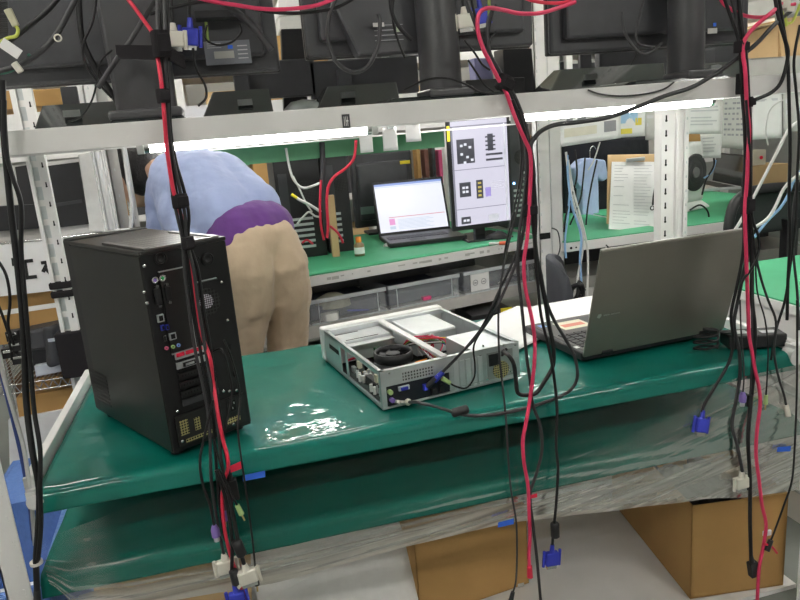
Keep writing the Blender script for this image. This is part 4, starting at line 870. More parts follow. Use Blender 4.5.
q = on_bench(333, 250); b = MB(); b.tube([(q.x + .04 * math.cos(i * .9), q.y + .03 * math.sin(i * .9), BZ + .008 + .002 * i) for i in range(16)], .004, n=6); tag(b.build('coiled_lead', RUB), 'small coil of black lead on the rear bench near the man', 'cable')

# green cable rail above the rear bench with notes hung from it
GR = mat('green_rail_paint', (.10, .32, .16), .5)
a, c = P(140, 148, 2.95), P(445, 128, 3.0)
b = MB(); b.box(-.45, c.x, 3.02, 3.03, P(300, 160, 3.02).z, P(300, 143, 3.02).z); b.k = 1; b.box(-.45, 1.5, 2.95, 3.02, P(300, 143, 3.0).z, P(300, 143, 3.0).z + .006)
tag(b.build('cable_rail', [GR, STEEL]), 'green and white cable rail running over the rear bench', 'rail')
for k, (x, y0, y1, w, lb, cl) in enumerate(((366, 130, 152, 15, 'blank white note hung by a clip, leftmost of three over the rear bench', GALV), (390, 128, 150, 16, 'blank white note hung by a clip, middle of three over the rear bench', GALV), (413, 122, 141, 16, 'small white note hung by a green clip left of the upright monitor', GRNP))):
    a, c = P(x - w / 2, y0, 2.9), P(x + w / 2, y1, 2.9)
    t = thing('paper_note', lb, 'note', ((a.x + c.x) / 2, 2.9, c.z), 0, 'white notes hung over the rear bench')
    def fn(u, v, a=a, c=c): return (a.x + (c.x - a.x) * u, 2.9 + .008 * math.sin(u * 3 + k) * (1 - v), c.z + (a.z - c.z) * v)
    b = MB(); b.grid(fn, 8, 6); W(b, 'sheet', PAPER, t, solid=.0006)
    b = MB(); b.cbox(((a.x + c.x) / 2 + .005, 2.9, a.z), (.03, .012, .014)); W(b, 'clip', cl, t, bevel=.002)
    b = MB(); b.cyl(((a.x + c.x) / 2, 2.9, a.z), ((a.x + c.x) / 2, 2.955, a.z + .06), .002, n=6); W(b, 'hook', GALV, t)
# small parts hanging beyond the monitors
for i, (x, w, h0, h1, m, lb) in enumerate(((419, 6, 148, 178, CARD, 'thin brown strip, leftmost of the small goods behind the laptop'), (427, 6, 150, 176, mat('maroon_strip', (.18, .08, .06), .6), 'maroon packet among the small goods behind the laptop'), (434, 5, 146, 172, GRYP, 'grey packet among the small goods behind the laptop'), (441, 5, 150, 176, mat('pink_packet', (.7, .1, .25), .5), 'pink packet nearest the upright monitor'))):
    a, c = P(x - w / 2, h0, 3.75), P(x + w / 2, h1, 3.75); b = MB(); b.box(a.x, c.x, 3.75, 3.83, c.z, a.z); b.box(a.x, c.x, 3.755, 3.825, c.z - .04, c.z)
    tag(b.build('hanging_packet', m, bevel=.003), lb, 'packet')
a, c = P(452, 140, 3.7), P(424, 176, 3.7)
b = MB(); b.box(P(444, 150, 3.9).x, P(456, 150, 3.9).x, 3.9, 3.94, .3, P(450, 128, 3.9).z); tag(b.build('partition_board', WHPL), 'white upright panel seen just left of the upright monitor', 'panel')

# ------------------------------------------------------------------ clipboard, fan, small laptop and chairs on the right
a, c = P(609, 212, 2.93), P(656, 225, 2.93)
t = thing('clipboard', 'brown clipboard with printed white form leaning on the rear post', 'clipboard', (P(632, 220, 2.92).x, 2.92, BZ + .003))
tl, tr, bl, br_ = P(608, 155, 3.02), P(662, 154, 3.02), P(607, 224, 2.93), P(661, 230, 2.93)
b = MB(); b.slab([bl, br_, tr, tl], (0, .006, .001)); W(b, 'board', CARD2, t, bevel=.002)
tl, tr, bl, br_ = P(612, 162, 3.0), P(657, 162, 3.0), P(609, 229, 2.915), P(660, 232, 2.915)
b = MB(); b.slab([bl, br_, tr, tl], (0, .003, .001)); ps = W(b, 'form_sheet', PAPER, t)
b = MB()
for i in range(20):
    for u0, u1 in ((.06, .42), (.48, .9)):
        if rr.random() < .8:
            f_ = .05 + .9 * i / 20; e0 = bl.lerp(tl, 1 - f_); e1 = br_.lerp(tr, 1 - f_); A_, B_ = e0.lerp(e1, u0), e0.lerp(e1, u1 - rr.random() * .2); b.slab([A_ + Vector((0, -.0006, -.0012)), B_ + Vector((0, -.0006, -.0012)), B_ + Vector((0, -.0006, .0012)), A_ + Vector((0, -.0006, .0012))], (0, .0005, 0))
b.build('printed_rows', INKL, ps) if False else W(b, 'printed_rows', INKL, ps)
b = MB(); m0 = tl.lerp(tr, .5) + Vector((0, -.006, .012)); b.cbox(m0, (.10, .012, .018)); W(b, 'metal_clip', GALV, t, bevel=.003)
b = MB(); b.tube([P(657, 180, 2.90), P(654, 195, 2.90), P(653, 205, 2.90)], .006, n=8); b.ring(P(652.5, 208, 2.90), (0, 1, 0), .012, .008, .004, 14); b.tube([P(657, 160, 2.905), P(657, 180, 2.90)], .0015, n=5); tag(b.build('pen', BLK), 'black pen with a loop hanging on a string by the clipboard', 'pen')
# fan
q = P(696, 172, 3.2); t = thing('round_fan', 'white box fan with round dark grille on the far right bench', 'fan', (P(694, 190, 3.2).x, 3.2, BZ + .003), .35)
hh = P(694, 143, 3.2).z - BZ
b = MB(); b.box(-.11, .10, .0, .16, .04, hh); b.hexa([(-.14, -.03, 0), (.14, -.03, 0), (.14, .2, 0), (-.14, .2, 0)], [(-.09, .0, .045), (.09, .0, .045), (.09, .16, .045), (-.09, .16, .045)]); b.build('housing', WHPL, t, bevel=.02, seg=3)
b = MB(); b.cyl((.0, .001, hh * .56), (.0, -.008, hh * .56), .098, n=32); g_ = b.build('grille', mat('grille_charcoal', (.07, .07, .07), .6), t)
b = MB()
for i in range(1, 6): b.ring((0, -.008, hh * .56), (0, -1, 0), .018 * i, .018 * i - .003, .003, 28)
b.build('grille_rings', GRYP, g_); b = MB(); b.cyl((0, -.008, hh * .56), (0, -.014, hh * .56), .028, n=20); b.build('hub', mat('hub_grey', (.2, .2, .2), .4), g_)
# small black laptop seen from behind-left
z_ = BZ + .004
q0, q1 = PZ(712, 183, z_), PZ(741, 189, z_); ex = (q1 - q0).normalized(); ey = Vector((-ex.y, ex.x, 0)); wl = (q1 - q0).length
t = thing('laptop_computer', 'small black open laptop beside the round fan at far right', 'laptop', q0, math.atan2(ex.y, ex.x))
MB().box(-.01, wl, -.24, 0, .0, .018).build('base', GALV2, t, bevel=.003)
MB().box(.01, wl - .02, -.13, -.03, .018, .020).build('keyboard', BLK, t)
b = MB(); b.T = Matrix.Translation((0, 0, .012)) @ Matrix.Rotation(math.radians(-8), 4, 'X'); b.box(0, wl, 0, .008, 0, .20); ld = b.build('lid', BLK, t, bevel=.003)
b = MB(); b.T = Matrix.Translation((0, 0, .012)) @ Matrix.Rotation(math.radians(-8), 4, 'X'); b.box(.01, wl - .01, -.001, 0, .01, .19); b.build('screen', GLOSS, ld)
# carton and bits right
a, c = P(752, 167, 3.85), P(787, 188, 3.85)
b = MB(); b.box(a.x, c.x, 3.85, 4.1, BZ + .003, a.z + .0); tag(b.build('cardboard_box', CARD2, bevel=.003), 'pale cardboard box on the far right bench behind the arched chair', 'box')
b = MB(); b.box(a.x + .05, a.x + .15, 3.9, 4.0, a.z + .002, a.z + .10); b.k = 1; b.cyl((a.x + .11, 3.898, a.z + .05), (a.x + .11, 3.894, a.z + .05), .012, n=12); tag(b.build('switch_unit', [mat('cream_unit', (.6, .6, .5), .5), REDT], bevel=.003), 'cream switch unit with a red button standing on the pale cardboard box', 'switch')
# arched black chair back at right
def chair(name, label, base, rz, m, w=.46, zc=.75, h=.34):
    t = thing(name, label, 'chair', (base[0], base[1], 0), rz)
    def fn(u, v):
        a = u * PI; hw = w / 2 * (1 - .28 * v ** 3); x = -hw + 2 * hw * u; y = .06 * (2 * u - 1) ** 2 * -1; z = zc - .0 + h * (v ** .9) * (1 - .20 * (2 * u - 1) ** 4 * v)
        return (x, y, z)
    b = MB(); b.grid(fn, 16, 12); b.build('backrest', m, t, solid=.035).modifiers.new('b', 'BEVEL').width = .008
    b = MB(); b.box(-w / 2 + .01, w / 2 - .01, -.46, -.04, .44, .50); b.build('seat', m, t, bevel=.03, seg=3)
    b = MB(); b.tube([(0, .03, zc + .1), (0, .06, zc - .1), (0, .02, .42), (0, -.1, .42)], .014); b.build('back_bar', BLK, t)
    b = MB(); b.cyl((0, -.24, .09), (0, -.24, .44), .025); b.build('column', CHROME, t)
    for k in range(5):
        a = 2 * PI * k / 5 + .3; b = MB(); b.beam((0, -.24, .10), (.28 * math.cos(a), -.24 + .28 * math.sin(a), .07), .04, .03); lg = b.build('leg', BLK, t); b = MB(); b.cyl((.28 * math.cos(a) - .01, -.24 + .28 * math.sin(a), .027), (.28 * math.cos(a) + .01, -.24 + .28 * math.sin(a), .027), .027); b.build('caster', BLK, lg)
    return t
q = P(556, 300, 2.42)
chair('office_chair', 'grey office chair seen edge-on between the rear bench and white papers', (q.x - .02, q.y), 1.15, mat('chair_grey_fabric', (.055, .058, .07), .75, bump=.001, bscale=300), .40, P(556, 330, 2.42).z, P(556, 256, 2.42).z - P(556, 330, 2.42).z)
t = thing('office_chair', 'black chair with a wide arched back at the right bench', 'chair', (P(768, 250, 2.5).x, 2.5, 0))
pts = [P(728, 262, 2.46), P(729, 225, 2.46), P(735, 203, 2.47), P(750, 192, 2.49), P(772, 188, 2.5), P(800, 187, 2.5), P(835, 186, 2.5), P(862, 200, 2.5), P(868, 250, 2.5)]
b = MB(); b.tube(pts, .022, n=10); W(b, 'arched_frame', BLK, t)
b = MB(); cen = [(p, Vector((p.x, p.y + .015, .62))) for p in pts]
def fn(u, v):
    k = u * (len(pts) - 1); i = min(int(k), len(pts) - 2); p = pts[i].lerp(pts[i + 1], k - i); q = Vector((p.x, p.y + .02, .70)); return tuple(p.lerp(q, v) + Vector((0, .02 * math.sin(v * PI), 0)))
b.grid(fn, 32, 6); W(b, 'mesh_back', mat('dark_green_mesh', (.022, .03, .028), .7), t, solid=.006)
b = MB(); x_ = P(790, 250, 2.5).x; b.box(x_ - .24, x_ + .24, 2.1, 2.5, .44, .50); W(b, 'seat', BLK, t, bevel=.02)
b = MB(); b.cyl((x_, 2.3, .1), (x_, 2.3, .44), .025); W(b, 'column', CHROME, t)
b = MB(); b.box(x_ - .03, x_ + .03, 2.49, 2.53, .45, .75); W(b, 'back_bar', BLK, t)
for k in range(5):
    a = 2 * PI * k / 5; b = MB(); b.beam((x_, 2.3, .08), (x_ + .27 * math.cos(a), 2.3 + .27 * math.sin(a), .03), .04, .03); W(b, 'leg', BLK, t)
# plastic bag below far right bench
q = P(705, 237, 2.9); b = MB()
def fn(u, v):
    a = u * 2 * PI; r = .13 * math.sin(v * PI) ** .6; w_ = 1 + .35 * noise.noise(Vector((math.cos(a) * 2, math.sin(a) * 2, v * 5)))
    return (q.x + r * 1.25 * math.cos(a) * w_, 3.02 + r * .7 * math.sin(a) * w_, .497 + .14 * v * (1 + .2 * w_))
b.grid(fn, 36, 16); tag(b.build('plastic_bag', mat('shiny_grey_bag', (.30, .27, .27), .12, spec=.9, bump=.01, bscale=40)), 'crumpled shiny plastic bag on the shelf below the round fan', 'bag')
# hanging papers under upper rail on the right
b = MB(); b.box(P(560, 118, 2.6).x, 3.2, 2.60, 2.61, P(680, 100, 2.6).z + .045, P(680, 100, 2.6).z + .10); tag(b.build('hanging_rail', STEEL), 'white steel rail from which the printed sheets hang on the right', 'rail')
railz = P(680, 100, 2.6).z + .045
def sheet(quad, Y, m, label, rows=0, ink=INKL, extra=None, th=.0006, cols=1):
    q = [P(x, y, Y) for x, y in quad]       # tl tr br bl
    q[0].z = q[1].z = max(railz, q[0].z, q[1].z) if abs(Y - 2.59) < .1 else q[0].z
    c_ = sum(q, Vector()) / 4; t = thing('printed_sheet', label, 'paper', (c_.x, Y, min(v.z for v in q)))
    def fn(u, v): p = q[3].lerp(q[2], u).lerp(q[0].lerp(q[1], u), v); return (p.x, p.y + .006 * math.sin(u * 4 + c_.x * 9) * (1 - v), p.z)
    b = MB(); b.grid(fn, 12, 8); W(b, 'sheet', m, t, solid=th)
    if rows or extra:
        b = MB()
        for i in range(rows):
            v = .78 - .66 * i / rows
            for k in range(cols):
                if rr.random() < .85:
                    u0 = .08 + k * .88 / cols; u1 = u0 + (.8 / cols) * rr.uniform(.5, 1); e = [Vector(fn(u0, v)), Vector(fn(u1, v)), Vector(fn(u1, v + .25 / rows)), Vector(fn(u0, v + .25 / rows))]; b.slab([p + Vector((0, -.0014, 0)) for p in e], (0, .0008, 0))
        if extra:
            for (u0, u1, v0, v1, k) in extra: b.k = k; e = [Vector(fn(u0, v0)), Vector(fn(u1, v0)), Vector(fn(u1, v1)), Vector(fn(u0, v1))]; b.slab([p + Vector((0, -.0016, 0)) for p in e], (0, .0009, 0))
        W(b, 'printing', [ink, mat('cream_band', (.75, .72, .60), .7), INK, mat('sky_print', (.35, .55, .75), .7), mat('yellow_print', (.8, .68, .1), .7)], t)
sheet([(561, 112), (620, 104), (620, 138), (561, 147)], 2.58, PAPER, 'wide white sheet with a cream title band hung beside the mid post', 0, extra=[(.06, .6, .18, .36, 1), (.10, .16, .24, .30, 2), (.19, .27, .23, .30, 2), (.30, .36, .24, .29, 2), (.4, .55, .24, .29, 2), (.72, .92, .18, .42, 2), (.1, .2, .48, .56, 2), (.28, .42, .48, .58, 2)])
sheet([(618, 108), (646, 104), (645, 136), (617, 138)], 2.60, PAPER, 'flyer with blue picture and yellow spot hung left of the right-hand posts', 0, extra=[(.12, .7, .32, .58, 3), (.62, .85, .26, .42, 4), (.1, .5, .08, .2, 4)])
sheet([(646, 103), (661, 102), (661, 141), (645, 140)], 2.62, PAPERG, 'narrow grey sheet partly behind the slotted right-hand post', 4)
sheet([(688, 100), (723, 97), (722, 134), (687, 134)], 2.59, PAPER, 'white typed sheet hung just right of the right-hand posts', 9)
sheet([(723, 98), (746, 96), (744, 149), (722, 148)], 2.57, PAPERG, 'grey calendar-like sheet hung next to the red cable at right', 8, INK, cols=5)
sheet([(753, 95), (781, 93), (782, 138), (752, 140)], 2.59, PAPER, 'white creased sheet hung right of the red cable', 6)
sheet([(782, 92), (815, 88), (815, 130), (783, 132)], 2.6, PAPERG, 'grey sheet hung at the far right edge of view', 3)
sheet([(700, 134), (722, 134), (720, 158), (703, 158)], 2.7, PAPER, 'small white sheet below the typed sheet, above the round fan', 5)
# blue shirt on a hanger beyond the clipboard
t = thing('hanging_shirt', 'pale blue work shirt hanging beside the clipboard', 'shirt', (P(593, 215, 3.5).x, 3.5, P(593, 225, 3.5).z))
o_ = [P(x, y, 3.5) for x, y in ((574, 168), (582, 160), (590, 158), (606, 160), (609, 178), (603, 182), (599, 178), (600, 225), (582, 226), (583, 190), (577, 182))]
b = MB(); b.slab(o_[::-1], (0, .08, 0)); W(b, 'shirt_cloth', mat('pale_blue_shirt', (.42, .50, .74), .9, bump=.01, bscale=14), t, bevel=.02, seg=3)
b = MB(); b.tube([P(590, 159, 3.54), P(590, 150, 3.54), P(593, 146, 3.54), P(596, 149, 3.54)], .003, n=6); W(b, 'hanger_hook', CHROME, t)
b = MB(); b.slab([P(564, 138, 3.62), P(650, 136, 3.62), P(652, 226, 3.62), P(566, 232, 3.62)][::-1], (0, .1, 0)); tag(b.build('dark_backing', mat('clutter_dark', (.012, .012, .018), .9, bump=.01, bscale=12), bevel=.02), 'large dark sheet added for the dark clutter behind the pale blue shirt and clipboard', 'backdrop')  # added dark sheet, fills in for dark clutter behind the shirt
# ------------------------------------------------------------------ left background: wire rack, cabinet boards, sign, printer
def quadbox(q, Y, th, m, name, par=None, bev=0):
    b = MB(); b.slab([P(x, y, Y) for x, y in q][::-1], (0, th, 0)); return W(b, name, m, par, bevel=bev) if par else b.build(name, m, bevel=bev)
LY = 2.9
t = thing('equipment_cabinet', 'white framed cabinet with black panel, behind the left rear post', 'cabinet', (P(68, 235, LY).x, LY, P(68, 235, LY).z))
quadbox([(40, 163), (98, 156), (110, 236), (50, 240)], LY + .02, .35, STEEL, 'cabinet_body', t)
quadbox([(47, 166), (78, 162), (89, 224), (56, 228)], LY + .005, .02, BLK, 'black_panel', t)
b = MB(); a = P(66, 203, LY); b.beam(P(56, 205, LY), P(82, 201, LY), .01, .012); W(b, 'panel_step', GRYP, t)
quadbox([(78, 154), (98, 150), (110, 232), (90, 232)], LY - .03, .03, WHPL, 'door_edge', t, .004)
t = thing('equipment_cabinet', 'cream framed cabinet at the far left edge of view', 'cabinet', (P(12, 240, LY).x, LY, P(12, 240, LY).z))
quadbox([(-40, 172), (34, 163), (48, 240), (-30, 246)], LY + .03, .35, STEEL2, 'cabinet_body', t)
quadbox([(15, 167), (28, 165), (36, 213), (22, 215)], LY + .01, .02, BLK, 'black_panel', t)
quadbox([(-30, 208), (40, 204), (46, 228), (-28, 233)], LY, .03, BLK, 'black_unit', t)
# wire rack
t = thing('wire_rack', 'chromed wire shelving rack behind the left rear post', 'rack', (P(50, 240, LY).x, LY, 0))
WZ = P(60, 240, LY).z; x0, x1 = P(-60, 240, LY).x, P(122, 232, LY).x
def wire_shelf(z, y0=LY - .02, y1=LY + .42):
    b = MB()
    for y in (y0, y1):
        b.cyl((x0, y, z), (x1, y, z), .003, n=6); b.cyl((x0, y, z - .035), (x1, y, z - .035), .003, n=6)
        n = 36
        for i in range(n): xa = x0 + (x1 - x0) * i / n; xb = x0 + (x1 - x0) * (i + 1) / n; b.cyl((xa, y, z - (.035 if i % 2 else 0)), (xb, y, z - (0 if i % 2 else .035)), .0025, n=5)
    for i in range(40): x = x0 + (x1 - x0) * (i + .5) / 40; b.cyl((x, y0, z + .003), (x, y1, z + .003), .002, n=4)
    W(b, 'wire_shelf', CHROME, t)
wire_shelf(WZ + .012); wire_shelf(P(57, 377, LY).z)
for x in (x0, x1):
    for y in (LY, LY + .4): b = MB(); b.cyl((x, y, 0), (x, y, 1.9), .0125); W(b, 'pole', CHROME, t)
# paper sign with big brush-like characters hung on the wire shelf
t = thing('paper_sign', 'white paper sign with two large black characters, behind the left rear post', 'sign', (P(50, 300, LY - .03).x, LY - .03, P(50, 300, LY - .03).z))
quadbox([(-10, 246), (72, 238), (80, 288), (-5, 297)], LY - .03, .002, PAPER, 'sheet', t)
b = MB()
def stroke(x0_, y0_, x1_, y1_, w=3.2): a, c = P(x0_, y0_, LY - .032), P(x1_, y1_, LY - .032); b.beam(a, c, w * .0044, .001, (0, 1, 0)) if False else b.slab([a + n_ for n_ in ()], (0, 0, 0)) if False else strip(a, c, w * .0042)
def strip(a, c, w):
    d = (c - a).normalized(); n_ = Vector((-d.z, 0, d.x)) * (w / 2); b.slab([a - n_, c - n_, c + n_, a + n_], (0, -.001, 0))
stroke(18, 262, 33, 260.5); stroke(24.5, 261, 27, 277); stroke(16, 279, 37, 276.5)          # the character made of two bars and a stem
stroke(41, 263, 48, 262, 3); stroke(48, 262, 43, 272, 3.2); stroke(46, 269, 52, 275, 3); stroke(13, 258, 14, 266, 3)
W(b, 'characters', INKB, t)
# cartons below
def simple(name, q, Y, th, m, lb, cat, bev=.003, extra=None):
    b = MB(); b.slab([P(x, y, Y) for x, y in q][::-1], (0, th, 0)); return tag(b.build(name, m, bevel=bev), lb, cat)
t = thing('cardboard_box', 'brown cardboard box with a white tape line behind the left rear post', 'box', (P(50, 330, LY).x, LY + .05, P(50, 345, LY).z))
quadbox([(-8, 298), (82, 287), (88, 335), (0, 345)], LY + .03, .3, CARD, 'carton', t)
quadbox([(-8, 312), (82, 299), (83, 303.5), (-8, 317)], LY + .027, .003, PAPER, 'tape_line', t)
t = thing('label_printer', 'grey and black desktop printer standing on the lower wire shelf at left', 'printer', (P(50, 372, LY - .05).x, LY - .05, P(57, 377, LY).z + .004))
quadbox([(22, 340), (90, 326), (96, 362), (28, 372)], LY - .05, .3, BLK, 'body', t, .01); quadbox([(22, 332), (90, 318), (92, 346), (25, 352)], LY - .06, .31, GRYP, 'cover', t, .012)
quadbox([(34, 366), (78, 358), (80, 368), (36, 377)], LY - .07, .04, mat('pale_grey_tray', (.55, .58, .64), .5), 'tray', t, .003)
t = thing('telephone_handset', 'dark grey handset standing on end by the black foam sleeve', 'phone', (P(53, 365, LY - .09).x, LY - .09, P(57, 377, LY).z + .005))
b = MB(); p0, p1 = P(51, 328, LY - .09), P(55, 362, LY - .09); b.tube([p0 + Vector((0, 0, .012)), p0, p0.lerp(p1, .5), p1, p1 - Vector((0, 0, .012))], [.022, .030, .026, .030, .020], n=14); W(b, 'shell', GRYP, t)
b = MB(); b.cbox(P(52, 340, LY - .122), (.028, .004, .012)); W(b, 'silver_label', GALV2, t)
simple('cardboard_box', [(16, 398), (92, 384), (92, 410), (20, 424)], LY + .02, .3, CARD, 'brown cardboard box under the lower wire shelf at left', 'box')
simple('white_box', [(8, 420), (70, 408), (70, 470), (10, 480)], LY + .01, .35, mat('ribbed_white', (.72, .72, .74), .6, bump=.002, bscale=60), 'ribbed white box low at left under the brown cardboard box', 'box')
simple('dark_box', [(14, 378), (92, 366), (92, 384), (16, 398)], LY + .25, .3, CARDIN, 'dark brown box at the back of the lower wire shelf', 'box')
# posts and clear sheeting between the cabinet and the man
for k, (xa, xb, m, lb, Y) in enumerate(((100, 111, STEEL, 'white steel upright left of the man, nearer the cabinet', 2.55), (112, 123, STEEL2, 'cream steel upright left of the man, in the middle of three', 2.6), (127, 133, STEEL, 'thin white steel upright closest to the bent man', 2.7))):
    a, c = P(xa, 185, Y).x, P(xb, 185, Y).x; b = MB(); b.box(a, c, Y, Y + .004, 0, 2.2); b.box(a, a + .004, Y, Y + .035, 0, 2.2); b.k = 1; slot_holes(b, (a + c) / 2, Y, .4, 2.0, .09, .004, .008); tag(b.build('steel_post', [m, GALV]), lb, 'post')
b = MB()
def fn(u, v): x = P(96 + 16 * u, 185, 2.5).x; return (x, 2.50 + .012 * math.sin(u * 9 + v * 3), .62 + .72 * v)
b.grid(fn, 14, 14); tag(b.build('clear_curtain', mat('cloudy_film', (.75, .76, .76), .25, alpha=.35, bump=.01, bscale=12)), 'cloudy clear plastic strip hanging by the white upright left of the man', 'curtain')
b = MB(); b.tube([P(124, 148, 2.5), P(128, 180, 2.5), P(132, 205, 2.5), P(131, 226, 2.5), P(128, 240, 2.5)], .007); tag(b.build('white_cable', WHC), 'white cable hanging down beside the bent man', 'cable')

# ------------------------------------------------------------------ far background shelving
t = thing('storage_rack', 'tall cream storage rack against the back wall', 'rack', (1.5, 5.1, 0))
for x in (-1.6, -.2, 1.2, 2.6, 4.0):
    for y in (4.9, 5.5): b = MB(); b.box(x, x + .05, y, y + .04, 0, 2.4); W(b, 'upright', STEEL, t)
for z in (.35, .85, 1.30, 1.75, 2.2): b = MB(); b.box(-1.6, 4.05, 4.9, 5.54, z - .04, z); W(b, 'shelf', STEEL, t)
rb = random.Random(21); kinds = [(CARD2, 'pale cardboard carton'), (CARD, 'brown cardboard carton'), (WHPL, 'white box'), (GRYP, 'dark grey box'), (STEEL2, 'cream tin box'), (CARD2, 'pale cardboard carton')]
lv = ['bottom', 'second', 'middle', 'fourth', 'top']
for li, z in enumerate((.35, .85, 1.30, 1.75, 2.2)):
    x = -1.5
    while x < 3.9:
        w = rb.uniform(.22, .45); h = rb.uniform(.20, .40); m, nm = rb.choice(kinds)
        if rb.random() < .92:
            b = MB(); b.box(x, x + w - .02, 4.93 + rb.uniform(0, .08), 5.45, z, z + h)
            b.k = 1; b.box(x + w * .35, x + w * .42, 4.92, 4.94, z, z + h) if False else None
            t_ = b.build('storage_box', [m], bevel=.004); tag(t_, '%s on the %s shelf of the far storage rack' % (nm, lv[li]), 'box', '%ss on the %s far shelf' % (nm, lv[li]))
        x += w
# pale goods between the monitors and the far wall at upper right and top
for q, Y, th, m, nm, lb, cat in (
    ([(742, 36), (778, 22), (778, 68), (742, 76)], 2.9, .3, CARD2, 'cardboard_box', 'pale cardboard box on the rear deck right of the upper monitors', 'box'),
    ([(778, 20), (830, 10), (830, 66), (782, 68)], 3.0, .3, CARD2, 'cardboard_box', 'cardboard box at the far right top corner', 'box'),
    ([(750, 18), (775, 16), (775, 60), (752, 66)], 3.22, .02, WHPL, 'white_card', 'white card above the pale cardboard box at upper right', 'card'),
    ([(749, 2), (800, -6), (800, 12), (749, 20)], 2.75, .3, STEEL2, 'cream_unit', 'cream metal unit at the top right corner', 'unit'),
    ([(278, 0), (303, -2), (303, 14), (278, 16)], 3.2, .2, WHPL, 'white_unit', 'small white unit between the two left upper monitors', 'unit'),
    ([(279, 16), (303, 15), (304, 28), (280, 29)], 3.2, .2, PAPERG, 'grey_box', 'grey box below the small white unit between the monitors', 'box'),
    ([(281, 29), (305, 28), (308, 112), (284, 114)], 1.89, .03, BLK, 'black_unit', 'black unit between the two left upper monitors', 'unit'),
    ([(503, 48), (532, 48), (536, 95), (506, 97)], 1.86, .07, BLK, 'black_unit', 'black upright unit left of the mid post at the top', 'unit'),
    ([(474, 58), (492, 58), (495, 98), (478, 99)], 1.89, .05, mat('lilac_cloth', (.25, .25, .42), .8), 'lilac_box', 'small lilac box seen behind the round centre column', 'box'),
    ([(466, 80), (525, 77), (526, 95), (467, 100)], 1.72, .10, BLK, 'keyboard', 'black flat keyboard behind the round centre column', 'keyboard')):
    b = MB(); b.slab([P(x, y, Y) for x, y in q][::-1], (0, th, 0)); tag(b.build(nm, m, bevel=.003), lb, cat)
t = thing('steel_deck', 'white steel upper deck of the rear bench rack', 'shelf', (1.0, 2.85, 1.45))
b = MB(); b.box(-.5, 3.4, 2.86, 3.35, 1.40, 1.415); b.box(-.5, 3.4, 2.855, 2.86, 1.375, 1.42); W(b, 'deck', STEEL, t)
# left posts and cardboard above the left of the upper deck
for xa, xb, Y, lb in ((11, 30, 2.6, 'white upright between the brown cartons, upper left'),):
    a, c = P(xa, 100, Y).x, P(xb, 100, Y).x; tag(MB().box(a, c, Y, Y + .04, 1.35, 2.2).build('steel_post', STEEL), lb, 'post')
simple('cardboard_box', [(-20, 92), (66, 88), (66, 104), (-20, 112)], 2.9, .3, CARD, 'brown carton stack glimpsed under the upper left monitor', 'box')
simple('white_box', [(66, 86), (100, 84), (100, 104), (66, 106)], 2.85, .3, WHPL, 'white box glimpsed under the upper left monitor', 'box')

# ------------------------------------------------------------------ the man, bent over the rear bench
def blob(chains, name, m, parent, voxel=.010, smooth=6, balls=(), extra=None):
    """one continuous surface from tapered limbs: union of rounded cones, voxel remeshed and smoothed"""
    b = MB()
    def ball(c, r, sc=(1, 1, 1)):
        n = 14; vs = []; c = Vector(c)
        b.lathe(c, [(max(1e-4, r * math.sin(PI * i / 10)), -r * math.cos(PI * i / 10)) for i in range(11)], n)
    for ch in chains:
        for (p, r) in ch: ball(p, r)
        for (p, r), (q, s) in zip(ch, ch[1:]):
            d = (Vector(q) - Vector(p)).length; k = max(1, int(d / .03))
            for i in range(1, k): t_ = i / k; ball(Vector(p).lerp(Vector(q), t_), r + (s - r) * t_)
    o = b.build(name, m, parent, world=True)
    md = o.modifiers.new('r', 'REMESH'); md.mode = 'VOXEL'; md.voxel_size = voxel; md.use_smooth_shade = True
    if smooth: sm = o.modifiers.new('s', 'SMOOTH'); sm.iterations = smooth; sm.factor = .5
    return o
man = thing('person', 'person in a light blue shirt, purple undershirt and khaki trousers bending over the rear bench', 'person', (.10, 2.36, 0))
f2 = Vector((-.50, .866, 0)); rt = Vector((.866, .50, 0)); upv = Vector((0, 0, 1))
pel = Vector((.098, 2.33, .885))
def wp(base, r=0, f=0, u=0): return base + rt * r + f2 * f + upv * u
hipR, hipL = wp(pel, .078, 0, -.02), wp(pel, -.085, 0, -.02)
kneR, kneL = wp(pel, .082, .05, -.43), wp(pel, -.105, .09, -.43)
ankR, ankL = wp(pel, .085, -.01, -.80), wp(pel, -.13, .05, -.80)
che = wp(pel, -.01, .26, .23); sho = wp(pel, -.02, .43, .265); shR, shL = wp(sho, .14, -.02, -.01), wp(sho, -.065, .01, -.02)
nek = wp(sho, -.03, .10, .03); hed = wp(sho, -.075, .19, .045)
elR, elL = wp(shR, .06, .10, -.26), wp(shL, -.04, .02, -.25)
wrR, wrL = Vector((elR.x - .05, elR.y + .16, .80)), Vector((elL.x - .03, elL.y + .16, .80))
def hand(w, d, side):
    ch = []; d = Vector(d).normalized(); s = Vector((-d.y, d.x, 0)) * side; palm = w + d * .05 + Vector((0, 0, -.012))
    ch.append([(w, .026), (w + d * .03, .028), (palm, .030)]); ch.append([(w + d * .04 + s * .022, .018), (w + d * .085 + s * .028, .015)]); ch.append([(w + d * .04 - s * .022, .018), (w + d * .085 - s * .028, .015)])
    for i, (o_, l) in enumerate(((-.030, .060), (-.010, .075), (.010, .080), (.030, .070))):
        k0 = w + d * .088 + s * o_; k1 = k0 + d * l * .55 + Vector((0, 0, .004)); k2 = k0 + d * l + Vector((0, 0, -.016)); ch.append([(k0, .0095), (k1, .0088), (k2, .0075)])
    t0 = w + d * .03 + s * .03; ch.append([(t0, .013), (t0 + d * .03 + s * .02, .011), (t0 + d * .055 + s * .025, .009)])
    return ch
